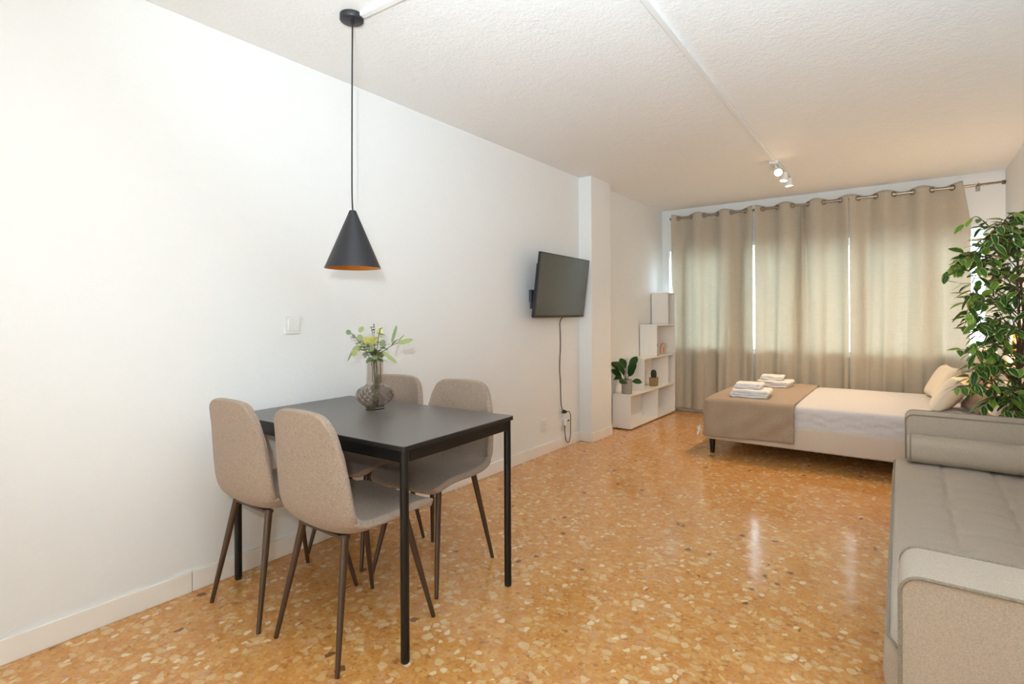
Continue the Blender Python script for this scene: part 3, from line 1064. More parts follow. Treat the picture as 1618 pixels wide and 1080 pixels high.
# cactus in square planter
cc = thing('potted_cactus', 'small dark cactus in a square ochre planter on the second bookcase tier', 'cactus', (-2.385, 5.975, Zs[1]))
G().lathe([(0.0, 0.0), (0.052, 0.0), (0.056, 0.004), (0.060, 0.100), (0.050, 0.100), (0.048, 0.088), (0, 0.088)], 4).build('planter', 'clay', cc, smooth=False, bevel=0.004).rotation_euler = (0, 0, pi / 4)
cg = G().lathe([(0.0, 0.086), (0.020, 0.087), (0.028, 0.105), (0.031, 0.130), (0.029, 0.160), (0.020, 0.180), (0.0, 0.188)], 60, (0, 0, 0), lambda a, z: 1 + 0.10 * sin(12 * a))
cg.build('cactus_body', 'cactus', cc, angle=180)
sp = G()
for k in range(12):
    a = 2 * pi * (k + 0.25) / 12
    for z_ in (0.11, 0.13, 0.15, 0.17):
        r_ = 0.030 if z_ < 0.16 else 0.024
        sp.tube([(r_ * cos(a), r_ * sin(a), z_), ((r_ + 0.008) * cos(a), (r_ + 0.008) * sin(a), z_ + 0.003)], 0.0005, 4)
sp.build('spines', 'cream_clay', cc)

# arched rainbow ornament
rb = thing('rainbow_ornament', 'small blush arched rainbow ornament on the third bookcase tier', 'ornament', (-2.385, 6.265, Zs[2]))
for i, (r0, r1, mt_) in enumerate(((0.058, 0.074, 'blush_clay'), (0.041, 0.056, 'cream_clay'), (0.024, 0.039, 'blush_clay'))):
    out = []
    N = 20
    arc = [(r1 * cos(pi * k / N), 0.055 + r1 * sin(pi * k / N)) for k in range(N + 1)]
    arc2 = [(r0 * cos(pi * k / N), 0.055 + r0 * sin(pi * k / N)) for k in range(N, -1, -1)]
    out = [(r1, 0.0)] + arc + [(-r1, 0.0), (-r0, 0.0)] + arc2 + [(r0, 0.0)]
    g = G()
    n2 = len(arc) + 2
    o1 = [(r1, 0.0)] + arc + [(-r1, 0.0)]
    o2 = [(r0, 0.0)] + list(reversed(arc2)) + [(-r0, 0.0)]
    vs_ = [(-0.012, y, z) for y, z in o1] + [(-0.012, y, z) for y, z in o2] + [(0.012, y, z) for y, z in o1] + [(0.012, y, z) for y, z in o2]
    q = len(o1)
    fs_ = []
    for k in range(q - 1):
        fs_ += [(k, k + 1, q + k + 1, q + k), (2 * q + k, 3 * q + k, 3 * q + k + 1, 2 * q + k + 1), (k, 2 * q + k, 2 * q + k + 1, k + 1), (q + k, q + k + 1, 3 * q + k + 1, 3 * q + k)]
    fs_ += [(0, q, 3 * q, 2 * q), (q - 1, 3 * q - 1, 4 * q - 1, 2 * q - 1)]
    g.add(vs_, fs_)
    g.build('arch', mt_, rb, bevel=0.001)

# tiny dark figurine beside the divider edge
fg = thing('small_figurine', 'tiny dark figurine standing on the third tier beside the blush rainbow', 'figurine', (-2.318, 5.905, Zs[2]))
G().lathe([(0, 0), (0.014, 0.0), (0.015, 0.006), (0.005, 0.012), (0.004, 0.10), (0.010, 0.108), (0.012, 0.122), (0.006, 0.14), (0.002, 0.19), (0, 0.192)], 20).build('figurine_body', 'black_metal', fg)

# wooden block on the top tier
wbk = thing('wooden_frame', 'tall narrow brown wooden picture frame in the top cube of the bookcase', 'frame', (-2.40, 6.30, Zs[3]))
G().box(-0.055, 0.055, -0.045, -0.020, 0.0005, 0.285).build('frame_body', 'brown_wood', wbk, bevel=0.003, smooth=False)
G().box(-0.040, 0.040, -0.0465, -0.0452, 0.015, 0.270).build('picture', 'clay', wbk, smooth=False)

# ------------------------------------------------------------------ curtain rod and curtains
RY, RZ = 6.515, 2.368
rod = thing('curtain_rod', 'brushed nickel curtain rod across the whole window wall', 'curtain rod', (0, RY, RZ))
G().tube([(-2.352, 0, 0), (0.50, 0, 0)], 0.0115, 20).build('pole', 'steel', rod)
G().tube([(0.43, 0, 0.001), (0.675, 0, 0.003)], 0.0085, 16).build('inner_pole', 'steel_dark', rod)
for x, s in ((-2.352, -1), (0.675, 1)):
    f = G().lathe([(0.0, 0.0), (0.015, 0.0), (0.017, 0.006), (0.017, 0.022), (0.013, 0.028), (0.0, 0.030)], 20).build('finial', 'steel_dark', rod)
    f.matrix_local = Matrix.Translation((x, 0, 0)) @ Matrix.Rotation(s * pi / 2, 4, 'Y')
for x in (-2.37, 0.52):
    g = G().tube([(x, 0.0, -0.016), (x, 0.05, -0.014), (x, YB - RY - 0.003, -0.014)], 0.006, 10)
    g.torus((x, 0, 0), (1, 0, 0), 0.016, 0.004, 20, 8)
    g.box(x - 0.016, x + 0.016, YB - RY - 0.004, YB - RY - 0.0005, -0.045, 0.02)
    g.build('wall_mount', 'steel', rod)


def curtain(label, x0, x1, seed, z_bot=0.03, nper=3, amp=0.038, edge=None, pinch=None, skew=None):
    rnd = random.Random(seed)
    root = thing('curtain', label, 'curtain', (0, 0, 0), 0, 'beige grommet curtains on the nickel rod')
    ph = [rnd.uniform(0, 2 * pi) for _ in range(8)]
    ztop = RZ + 0.040

    def fn(u, v):
        z = ztop + (z_bot - ztop) * v
        down = v
        # folds drift sideways a little on the way down
        uu = u + 0.018 * sin(2 * pi * 1.0 * u + ph[0] + 2.2 * down) * down * 1.4 * (1 - abs(2 * u - 1) ** 4)
        a = amp * (1 - 0.25 * down + 0.2 * sin(ph[1] + 5 * u) * down)
        y = -a * cos(2 * pi * nper * uu)
        y += down * 0.012 * sin(2 * pi * (2 * nper + 1) * uu + ph[2] + down * 2)
        y += down * 0.008 * sin(2 * pi * (nper - 1.4) * uu + ph[3] - down)
        y += 0.004 * down * sin(2 * pi * 11 * uu + ph[4] + 3 * down)
        x = x0 + (x1 - x0) * u
        x += 0.010 * down * sin(2 * pi * nper * u * 2 + ph[5])
        if edge:
            x += edge(u, v)
        if v < 0.06:    # scalloped heading
            z += 0.012 * (cos(2 * pi * nper * u) - 0.3) * (1 - v / 0.06)
        if pinch:
            px_, pw, pd = pinch
            k = math.exp(-((u - px_) / (pw * (0.25 + 2.2 * down))) ** 2)
            y += -pd * k * math.exp(-down * 1.3) * cos((u - px_) * 60 / (0.35 + 3.0 * down))
            if v < 0.05:
                z -= 0.018 * math.exp(-((u - px_) / 0.07) ** 2) * (1 - v / 0.05)
        if skew:
            y += skew(u, v)
        return (x, RY + y, z)
    g = G().grid(fn, 150, 90)
    g.build('curtain_panel', 'curtain', root, solid=0.0015)
    # grommets where the cloth crosses the rod
    for k in range(2 * nper):
        u = (k + 0.5) / (2 * nper)
        x = x0 + (x1 - x0) * u
        s = 1 if k % 2 == 0 else -1
        slope = amp * 2 * pi * nper / (x1 - x0)
        ax = Vector((slope * s, -1.0, 0)).normalized()
        G().torus((x, RY, RZ), ax, 0.024, 0.0042, 28, 8).build('grommet', 'steel_dark', root)
    return root


def left_edge(u, v):
    e = 0.0
    if u < 0.35:
        k = (1 - u / 0.35) ** 1.5
        # pressed in beside the bookcase below its top
        z = 2.4 - 2.37 * v
        if z < 1.55:
            e += 0.014 * k * min(1, (1.55 - z) / 0.12)
    return e


def right_edge(u, v):
    if u > 0.75:
        k = (u - 0.75) / 0.25
        return 0.055 * k * min(1, v / 0.16) * (1 if v < 0.5 else max(0.3, 1 - (v - 0.5) * 1.4))
    return 0.0


def left_flare(u, v):
    return -0.10 * max(0, v - 0.72) ** 1.5 * 4 * (0.4 + 0.6 * sin(3.0 * u)) if v > 0.72 else 0.0


curtain('left beige curtain panel hanging beside the white bookcase', -2.352, -1.416, 3, 0.035, edge=left_edge)
curtain('middle beige curtain panel with one pinched, bunched fold at its top', -1.392, -0.494, 5, 0.035, pinch=(0.52, 0.05, 0.048))
curtain('right beige curtain panel behind the bed pillows and the green tree', -0.488, 0.405, 9, 0.035, edge=right_edge)

# ------------------------------------------------------------------ ceiling spotlight bar
sp_ = thing('ceiling_spotlight', 'white ceiling spotlight bar with three lit warm bulbs above the bed', 'lamp', (-0.915, 4.97, ZC))
G().box(-0.035, 0.035, -0.01, 0.63, -0.028, -0.0005).build('mounting_bar', 'white_plastic', sp_, bevel=0.003, smooth=False)
WARM = (1.0, 0.74, 0.46)
for k, (y, aim) in enumerate(((0.06, (0.20, -0.80, -0.55)), (0.32, (-0.08, -0.10, -1.0)), (0.56, (0.08, 0.05, -1.0)))):
    a = Vector(aim).normalized()
    c = Vector((0.022, y, -0.085))
    q = a.to_track_quat('Z', 'Y').to_matrix().to_4x4()
    hd = G().lathe([(0.0, -0.052), (0.020, -0.050), (0.030, -0.040), (0.032, 0.030), (0.030, 0.030), (0.028, -0.030), (0.0, -0.034)], 24).build('spot_head', 'white_plastic', sp_)
    hd.matrix_local = Matrix.Translation(c) @ q
    G().lathe([(0.0, -0.030), (0.012, -0.028), (0.027, 0.012), (0.027, 0.026), (0.018, 0.032), (0.0, 0.034)], 24).build('bulb', 'glow_bulb', hd)
    st_ = G().tube([(0.0, y, -0.028), (0.012, y, -0.055), c + Vector((0, 0, 0.0)) - a * 0.03], 0.006, 10).build('swivel_arm', 'white_plastic', sp_)
    w = Vector((-0.915, 4.97, ZC)) + c + a * 0.045
    L_ = bpy.data.lights.new('spot_bulb_light', 'SPOT')
    L_.energy = (6, 55, 55)[k]
    L_.color = WARM
    L_.spot_size = radians(112)
    L_.spot_blend = 0.8
    L_.shadow_soft_size = 0.03
    lo = bpy.data.objects.new('spot_bulb_light', L_)
    COL.objects.link(lo)
    lo.location = w
    lo.rotation_euler = a.to_track_quat('-Z', 'Y').to_euler()

# ------------------------------------------------------------------ bed
BFX0, BFX1, BY0, BY1 = -1.42, 0.60, 4.70, 6.14
bed = thing('double_bed', 'beige upholstered double bed with white sheet in front of the curtains', 'bed', (0, 0, 0))


def rbox(g, x0, x1, y0, y1, z0, z1, r, n=5, m=4):
    """Box rounded on all edges, superellipse style."""
    cx, cy, cz_ = (x0 + x1) / 2, (y0 + y1) / 2, (z0 + z1) / 2
    rings = []
    hz = (z1 - z0) / 2
    steps = [(-hz, r)] + [(-hz + r - r * cos(pi / 2 * k / m), r - r * sin(pi / 2 * k / m)) for k in range(1, m + 1)]
    steps += [(-z, i) for z, i in reversed(steps)]
    for z, ins in steps:
        rr = max(r * 1.3, 0.001)
        rings.append([(x, y, cz_ + z) for x, y in rrect(x0 + ins, x1 - ins, y0 + ins, y1 - ins, rr, n)])
    k = len(rings[0])
    vs = [p for q in rings for p in q]
    fs = [(i * k + j, i * k + (j + 1) % k, (i + 1) * k + (j + 1) % k, (i + 1) * k + j) for i in range(len(rings) - 1) for j in range(k)]
    fs += [tuple(range(k - 1, -1, -1)), tuple((len(rings) - 1) * k + j for j in range(k))]
    g.add(vs, fs)
    return g


rbox(G(), BFX0, BFX1, BY0, BY1, 0.122, 0.298, 0.018).build('bed_base', 'bed_frame', bed)
for x in (BFX0 + 0.05, BFX1 - 0.05):
    for y in (BY0 + 0.05, BY1 - 0.05):
        G().lathe([(0.0, 0.0), (0.015, 0.0), (0.017, 0.002), (0.026, 0.121), (0.0, 0.1215)], 20, (x, y, 0)).build('leg', 'black_metal', bed)
rnd = random.Random(5)


def matt(u, v):
    return None


mg = G()
# mattress with fitted sheet: rounded block with wrinkled sides
MX0, MX1, MY0, MY1, MZ0, MZ1 = BFX0 + 0.01, BFX1 - 0.02, BY0 + 0.012, BY1 - 0.012, 0.290, 0.462
NU, NV = 220, 14
per = rrect(MX0, MX1, MY0, MY1, 0.05, 8)
# resample perimeter evenly
pp_ = [Vector((x, y, 0)) for x, y in per] + [Vector((per[0][0], per[0][1], 0))]
cum = [0]
for a, b in zip(pp_, pp_[1:]):
    cum.append(cum[-1] + (b - a).length)


def per_at(t, inset=0.0):
    q = (t % 1.0) * cum[-1]
    i = 0
    while i < len(cum) - 2 and cum[i + 1] < q:
        i += 1
    f = (q - cum[i]) / max(1e-9, cum[i + 1] - cum[i])
    p = pp_[i].lerp(pp_[i + 1], f)
    d = (pp_[i + 1] - pp_[i]).normalized()
    n = Vector((d.y, -d.x, 0))
    return p - n * inset, n


def mf(u, v):
    # v: 0 bottom, .55 side top, 1 centre of the top
    if v < 0.6:
        t = v / 0.6
        p, nn = per_at(u)
        ang = max(0, (t - 0.75) / 0.25)
        z = MZ0 + (MZ1 - MZ0) * (t if t < 0.75 else 0.75 + 0.25 * sin(ang * pi / 2))
        ins = 0.03 * (1 - cos(ang * pi / 2))
        w = (0.009 * sin(u * 260 + 18 * t) * sin(u * 97 + 3) + 0.006 * sin(u * 180 - 14 * t + 2 * sin(u * 60))) * (1 - abs(2 * t - 0.9)) + 0.003 * sin(u * 410 - 30 * t)
        p2 = p - nn * (ins) + nn * (w * (1 - ang))
        return (p2.x, p2.y, z)
    t = (v - 0.6) / 0.4
    p, nn = per_at(u, 0.03)
    c = Vector(((MX0 + MX1) / 2 + (p.x - (MX0 + MX1) / 2) * 0.35, (MY0 + MY1) / 2, 0))
    q = p.lerp(c, t)
    return (q.x, q.y, MZ1 + 0.006 * min(1, t * 5) + 0.002 * sin(q.x * 9 + q.y * 5))


mg.grid(mf, NU, 24, closed_u=True)
mg.build('mattress', 'sheet', bed, angle=60)
rbox(G(), 0.615, 0.70, BY0 - 0.02, BY1 + 0.02, 0.05, 0.90, 0.03).build('headboard', 'bed_frame', bed)
# ribbon tie of the mattress cover sticking out at the foot
rg = G()
c0 = Vector((-1.478, 4.775, 0.19))
for dx, dz in ((0.0, 0.028), (-0.022, 0.012), (-0.02, -0.012), (-0.012, -0.05), (-0.022, -0.062)):
    rg.tube(smooth_path([c0, c0 + Vector((dx * 0.6 - 0.004, -0.006, dz * 0.5)), c0 + Vector((dx, -0.012, dz))], 4), [0.006] * 4 + [0.008] * 4 + [0.005], 8)
rg.build('tie_ribbon', 'ribbon', bed)

# throw blanket draped over the foot of the bed
tg = G()
hX1 = -0.725
x0t, y0t, y1t = BFX0 - 0.010, BY0 - 0.012, BY1 + 0.012
path = [(hX1, y0t)]
R0 = 0.075
path += [(x0t + R0 + (hX1 - x0t - R0) * (1 - k / 14), y0t) for k in range(1, 14)]
path += [(x0t + R0 - R0 * sin(pi / 2 * k / 8), y0t + R0 - R0 * cos(pi / 2 * k / 8)) for k in range(0, 9)]
path += [(x0t, y0t + R0 + (y1t - y0t - 2 * R0) * k / 20) for k in range(1, 20)]
path += [(x0t + R0 - R0 * cos(pi / 2 * k / 8), y1t - R0 + R0 * sin(pi / 2 * k / 8)) for k in range(0, 9)]
path += [(x0t + R0 + (hX1 - x0t - R0) * k / 14, y1t) for k in range(1, 15)]
PV = [Vector((x, y, 0)) for x, y in path]
cumt = [0]
for a, b in zip(PV, PV[1:]):
    cumt.append(cumt[-1] + (b - a).length)


def thr(u, v):
    q = u * cumt[-1]
    i = 0
    while i < len(cumt) - 2 and cumt[i + 1] < q:
        i += 1
    f = (q - cumt[i]) / (cumt[i + 1] - cumt[i])
    p = PV[i].lerp(PV[i + 1], f)
    d = (PV[min(i + 2, len(PV) - 1)] - PV[max(i - 1, 0)]).normalized()
    n = Vector((-d.y, d.x, 0))
    if (p + n - Vector((-0.5, 5.4, 0))).length < (p - n - Vector((-0.5, 5.4, 0))).length:
        n = -n
    ztop = 0.474
    s = q / cumt[-1]
    zbot = 0.168 + 0.006 * sin(q * 7) + (0.012 if q > 0.75 and q < 2.2 else 0)
    if q < 0.75:
        zbot = 0.176 - 0.03 * (q / 0.75)
    corner = math.exp(-((q - 0.72) / 0.10) ** 2) + math.exp(-((q - 2.1) / 0.10) ** 2)
    if v < 0.5:
        t = v / 0.5         # 0 bottom, 1 start of roll-over
        z = zbot + (ztop - 0.035 - zbot) * t
        out = 0.006 * sin(q * 22 + 7 * t + 2 * sin(q * 5)) * sin(pi * min(1, t * 1.1)) + (1 - t) * (0.012 + 0.008 * sin(q * 15 + 1) + 0.006 * sin(q * 33 - 4 * t)) + 0.004 * sin(q * 24 + 9 * t) * (1 - abs(2 * t - 1)) + corner * 0.012 * (1 - t)
        r = p + n * (out + 0.004)
        return (r.x, r.y, z)
    if v < 0.7:
        t = (v - 0.5) / 0.2
        a = t * pi / 2
        rr = 0.035 + 0.05 * corner
        r = p + n * 0.004 - n * (rr * (1 - cos(a)))
        return (r.x, r.y, ztop - 0.035 + 0.035 * sin(a))
    t = (v - 0.7) / 0.3
    rr = 0.035 + 0.05 * corner
    r = p + n * (0.004 - rr)
    c = Vector((max(r.x, -1.10) if r.x < -1.10 else r.x, (y0t + y1t) / 2, 0))
    r = r.lerp(c, t)
    return (r.x, r.y, ztop + 0.002 * sin(r.x * 21 + r.y * 8) * sin(pi * t * 0.5) + 0.001)


tg.grid(thr, 190, 34)
throw = tg.build('throw_blanket', 'throw', None, solid=0.004, solid_off=1.0, angle=180)
bm = bmesh.new()
bm.from_mesh(throw.data)
bmesh.ops.remove_doubles(bm, verts=bm.verts, dist=0.0015)
bmesh.ops.recalc_face_normals(bm, faces=bm.faces)
bm.to_mesh(throw.data)
bm.free()
tag(throw, 'taupe throw blanket draped over the foot end of the bed', 'blanket')


def pillow(name, label, cat, mat, w, h, t, mtx, group=None):
    root = thing(name, label, cat, (0, 0, 0), 0, group)
    root.matrix_world = mtx
    N = 26

    def side(s):
        def fn(u, v):
            a, b = 2 * u - 1, 2 * v - 1
            # pinched outline
            k = 1 - 0.07 * (1 - abs(a) ** 2) * abs(b) ** 3
            k2 = 1 - 0.07 * (1 - abs(b) ** 2) * abs(a) ** 3
            th = ((1 - a ** 4) * (1 - b ** 4)) ** 0.42
            wr = 0.006 * sin(a * 9 + b * 4) * (1 - th) * th * 3
            return (a * w / 2 * k2, s * (th * t / 2 + wr), b * h / 2 * k)
        return fn
    g = G().grid(side(1), N, N)
    g.grid(side(-1), N, N)
    o = g.build('pillow_case', mat, root, angle=180)
    bm = bmesh.new()
    bm.from_mesh(o.data)
    bmesh.ops.remove_doubles(bm, verts=bm.verts, dist=1e-5)
    bmesh.ops.recalc_face_normals(bm, faces=bm.faces)
    bm.to_mesh(o.data)
    bm.free()
    # piped seam
    ring = []
    for k in range(4 * N):
        s_, f_ = divmod(k, N)
        f_ = f_ / N * 2 - 1
        a, b = ((f_, -1), (1, f_), (-f_, 1), (-1, -f_))[s_]
        kk = 1 - 0.07 * (1 - abs(a) ** 2) * abs(b) ** 3
        k2 = 1 - 0.07 * (1 - abs(b) ** 2) * abs(a) ** 3
        ring.append((a * w / 2 * k2, 0, b * h / 2 * kk))
    G().tube(ring, 0.0025, 6, closed=True).build('seam', mat, root)
    return root


def pm(x, y, z, rz, tilt, roll=0):
    return Matrix.Translation((x, y, z)) @ Matrix.Rotation(rz, 4, 'Z') @ Matrix.Rotation(tilt, 4, 'X') @ Matrix.Rotation(roll, 4, 'Y')


# local: width along x, thickness along y, height along z
pillow('cream_pillow', 'cream square pillow leaning at the window side of the bed head', 'pillow', 'pillow_cream', 0.42, 0.31, 0.12, pm(0.220, 5.80, 0.606, pi / 2 + 0.15, 0.50), 'cream square pillows')
pillow('cream_pillow', 'cream square pillow standing nearest the sofa arm, in front of the others', 'pillow', 'pillow_cream', 0.38, 0.29, 0.13, pm(0.250, 5.18, 0.594, pi / 2 - 0.25, 0.58), 'cream square pillows')
pillow('blush_pillow', 'large blush pillow propped upright behind the cream pillows', 'pillow', 'pillow_pink', 0.62, 0.46, 0.15, pm(0.445, 5.62, 0.700, pi / 2, 0.22))
pillow('taupe_cushion', 'taupe cushion lying low behind the front cream pillow and the leaves', 'cushion', 'pillow_taupe', 0.34, 0.25, 0.09, pm(0.425, 5.16, 0.572, pi / 2 + 0.2, 0.72))
pillow('white_pillow', 'white bed pillow nearest the tree trunk at the bed head', 'pillow', 'sheet', 0.40, 0.28, 0.10, pm(0.530, 4.92, 0.604, pi / 2, 0.45))

# ------------------------------------------------------------------ folded towels


def towel(label, mtx, L, D, layers, th, group):
    root = thing('folded_towel', label, 'towel', (0, 0, 0), 0, group)
    root.matrix_world = mtx
    g = G()
    # folded ribbon profile in (y, z), extruded along x
    cen = []
    hw = D / 2 - th / 2
    z = th / 2
    for i in range(layers):
        a, b = (-hw, hw) if i % 2 == 0 else (hw, -hw)
        for k in range(9):
            y = a + (b - a) * k / 8
            cen.append((y, z + 0.0015 * sin(k * 1.3 + i)))
        if i < layers - 1:
            s = 1 if b > 0 else -1
            for k in range(1, 6):
                an = -pi / 2 + pi * k / 6
                cen.append((b + s * (th / 2) * cos(an) * 0.9, z + th / 2 + th / 2 * sin(an)))
            z += th * 1.0
    nx = 13
    ring = []
    Lh = L / 2
    up, dn = [], []
    for i, (y, zz) in enumerate(cen):
        p0 = cen[max(0, i - 1)]
        p1 = cen[min(len(cen) - 1, i + 1)]
        dy, dz = p1[0] - p0[0], p1[1] - p0[1]
        l = math.hypot(dy, dz) or 1
        ny, nz = -dz / l, dy / l
        up.append((y + ny * th * 0.43, zz + nz * th * 0.43))
        dn.append((y - ny * th * 0.43, zz - nz * th * 0.43))
    outline = up + list(reversed(dn))
    n = len(outline)
    vs_, fs_ = [], []
    for i in range(nx):
        e = 2 * i / (nx - 1) - 1
        for k, (y, zz) in enumerate(outline):
            sag = 1 - 0.05 * abs(e) ** 6
            vs_.append((Lh * e + 0.002 * sin(k * 0.7), y * sag, zz * (1 - 0.07 * abs(e) ** 4)))
    for i in range(nx - 1):
        for k in range(n):
            fs_.append((i * n + k, i * n + (k + 1) % n, (i + 1) * n + (k + 1) % n, (i + 1) * n + k))
    m_ = len(up)
    for base in (0, (nx - 1) * n):
        for k in range(m_ - 1):
            fs_.append((base + k, base + k + 1, base + n - 2 - k, base + n - 1 - k))
    g.add(vs_, fs_)
    g.build('towel_cloth', 'towel', root, angle=70, bevel=0.004, bseg=3)
    return root


def tm(x, y, z, rz):
    return Matrix.Translation((x, y, z)) @ Matrix.Rotation(rz, 4, 'Z')


TZ = 0.4815
towel('white bath towel at the bottom of the stack nearest the bed foot corner', tm(-1.105, 4.995, TZ, pi / 2 + 0.08), 0.30, 0.30, 3, 0.022, 'folded white towels on the throw')
towel('small white hand towel on top of the stack nearest the bed foot corner', tm(-1.125, 5.015, TZ + 0.0675, pi / 2 + 0.04), 0.20, 0.21, 3, 0.015, 'folded white towels on the throw')
towel('white bath towel at the bottom of the stack close to the curtains', tm(-1.070, 5.83, TZ, pi / 2 - 0.05), 0.30, 0.29, 3, 0.020, 'folded white towels on the throw')
towel('small white hand towel on top of the stack close to the curtains', tm(-1.095, 5.84, TZ + 0.0615, pi / 2 + 0.05), 0.19, 0.20, 3, 0.014, 'folded white towels on the throw')

# ------------------------------------------------------------------ sofa
sf = thing('sofa_bed', 'greige fabric sofa bed with piped square arms along the right wall', 'sofa', (0, 0, 0))
SX0, SX1 = -0.018, 0.690
AY0, AY1, FY0, FY1 = 1.415, 1.600, 3.665, 3.845
AH = 0.637


def arm_outline(x0, x1, z0, z1, r=0.038):
    pts = [(x1, z0), (x1, z1)]
    pts += [(x0 + r - r * sin(pi / 2 * k / 8), z1 - r + r * cos(pi / 2 * k / 8)) for k in range(9)]
    pts += [(x0, z0)]
    return pts


for (y0, y1) in ((AY0, AY1), (FY0, FY1)):
    ol = arm_outline(SX0, SX1, 0.075, AH)
    # slightly padded side faces
    g = G()
    nY = 7
    n = len(ol)
    vs_, fs_ = [], []
    cxo, czo = 0.33, 0.36
    rows = [(y0, 0.0), (y0 + 0.004, 0.0), (y0 + 0.02, -0.003), ((y0 + y1) / 2, -0.006), (y1 - 0.02, -0.003), (y1 - 0.004, 0.0), (y1, 0.0)]
    for y, ins in rows:
        for x, z in ol:
            d = Vector((x - cxo, z - czo)).normalized()
            vs_.append((x - d.x * ins, y, z - d.y * ins))
    for i in range(len(rows) - 1):
        for k in range(n):
            fs_.append((i * n + k, i * n + (k + 1) % n, (i + 1) * n + (k + 1) % n, (i + 1) * n + k))
    fs_ += [tuple(range(n - 1, -1, -1)), tuple((len(rows) - 1) * n + k for k in range(n))]
    g.add(vs_, fs_)
    am = g.build('arm', 'sofa', sf, angle=50)
    for y in (y0, y1):
        pth = [(x, y, z) for x, z in ol[1:]]
        G().tube(pth, 0.0042, 8).build('piping', 'piping', am)
# seat pad with channel stitching and tufts
SPX0, SPX1, SPY0, SPY1 = -0.072, 0.56, AY1 + 0.002, FY0 - 0.002
seams_x = [0.135, 0.333, 0.53]
tufts_y = [1.74 + 0.157 * k for k in range(13)]


def seat_fn(u, v):
    # u across x (front to back), v along y
    y = SPY0 + (SPY1 - SPY0) * v
    x_front = -0.074 + 0.022 * (1 - v)
    de = min(v, 1 - v) * (SPY1 - SPY0)
    if de < 0.045:
        x_front += 0.045 * (1 - math.sqrt(max(0.0, 1 - (1 - de / 0.045) ** 2)))
    if u < 0.04:
        return (x_front + 0.012 + 0.12 * (1 - u / 0.04), y, 0.228)
    if u < 0.22:
        t = (u - 0.04) / 0.18
        if t < 0.6:
            tt = t / 0.6
            z = 0.235 + (0.372 - 0.235) * tt
            x = x_front + 0.006 - 0.010 * sin(pi * tt)
        else:
            a = (t - 0.6) / 0.4 * pi / 2
            x = x_front + 0.006 + 0.022 * (1 - cos(a))
            z = 0.372 + 0.022 * sin(a)
        return (x, y, z)
    t = (u - 0.22) / 0.78
    x = x_front + 0.028 + (SPX1 - x_front - 0.028) * t
    z = 0.394 + 0.010 * sin(pi * min(1, t * 1.3))
    for sx in seams_x:
        dd = abs(x - sx)
        z -= 0.009 * math.exp(-(dd / 0.012) ** 2)
        near = min(abs(y - ty) for ty in tufts_y)
        z -= 0.012 * math.exp(-(dd / 0.045) ** 2) * math.exp(-(near / 0.028) ** 2)
        if x < sx:
            z -= 0.004 * math.exp(-(dd / 0.10) ** 2) * math.exp(-(near / 0.018) ** 2)
    return (x, y, z)


sg_ = G().grid(seat_fn, 130, 180)
seat = sg_.build('seat_cushion', 'sofa', sf, angle=80)
tube_pts = [(-0.074 + 0.022 * (1 - k / 40) + 0.006 + (0.02 if k in (0, 40) else 0), SPY0 + (SPY1 - SPY0) * k / 40, 0.383 + 0.002 * sin(k * 0.7)) for k in range(41)]
G().tube(tube_pts, 0.0042, 8).build('piping', 'piping', seat)
rbox(G(), -0.046, 0.55, AY1 + 0.004, FY0 - 0.004, 0.075, 0.232, 0.03).build('sofa_base', 'sofa', sf)
rbox(G(), 0.50, 0.69, AY1 + 0.004, FY0 - 0.004, 0.20, 0.80, 0.045).build('backrest', 'sofa', sf)
for x in (0.06, 0.62):
    for y in (AY0 + 0.09, FY1 - 0.09):
        G().lathe([(0, 0), (0.014, 0), (0.022, 0.0755), (0, 0.076)], 16, (x, y, 0)).build('leg', 'black_metal', sf)

# bolster roll resting on the seat against the far arm
bo = thing('bolster_cushion', 'long greige bolster cushion resting on the seat against the far sofa arm', 'cushion', (0, 0, 0))
g = G()
NB = 40
br_, bz = 0.078, 0.474


def bol(u, v):
    x = -0.012 + v * 0.50
    e = 1.0
    k = min(v, 1 - v) * 0.50
    if k < 0.015:
        e = 0.9 + 0.1 * math.sqrt(max(0, 1 - (1 - k / 0.015) ** 2))
    a = 2 * pi * u
    sx = math.copysign(abs(cos(a)) ** 0.75, cos(a))
    sy = math.copysign(abs(sin(a)) ** 0.75, sin(a))
    return (x, 3.575 + 0.080 * e * sx, bz + 0.070 * e * sy + 0.001 * sin(x * 60))


g.grid(bol, NB, 40, closed_u=True)
nb = len(g.v)
g.f.append(tuple(range(NB)))
g.f.append(tuple(nb - NB + k for k in range(NB)))
g.build('bolster_body', 'sofa', bo, angle=50)
ring = [bol(k / NB, 0.03) for k in range(NB)]
G().tube(ring, 0.004, 8, closed=True).build('piping', 'piping', bo)

# ------------------------------------------------------------------ artificial ficus tree
TRX, TRY = 0.505, 4.235
tr = thing('ficus_tree', 'tall artificial ficus tree with variegated green leaves behind the sofa arm', 'tree', (TRX, TRY, 0))
G().lathe([(0.0, 0.0), (0.095, 0.0), (0.10, 0.005), (0.125, 0.24), (0.13, 0.25), (0.118, 0.25), (0.115, 0.235), (0.0, 0.235)], 40).build('plant_pot', 'pot', tr)
G().lathe([(0.0, 0.236), (0.113, 0.236), (0.09, 0.246), (0.0, 0.25)], 30).build('moss', 'soil', tr)
random.seed(21)
bkg, lvg = G(), G()
trunk = smooth_path([(0, 0, 0.24), (0.010, 0.0, 0.45), (-0.004, 0.008, 0.75), (0.008, -0.006, 1.05), (0.0, 0.0, 1.35), (0.006, 0.004, 1.62)], 6)
bkg.tube(trunk, [0.013 - 0.009 * i / (len(trunk) - 1) for i in range(len(trunk))], 10)
trunk2 = smooth_path([(0.012, 0.012, 0.24), (0.024, 0.018, 0.5), (0.012, 0.024, 0.8), (0.028, 0.012, 1.1), (0.014, 0.02, 1.4)], 6)
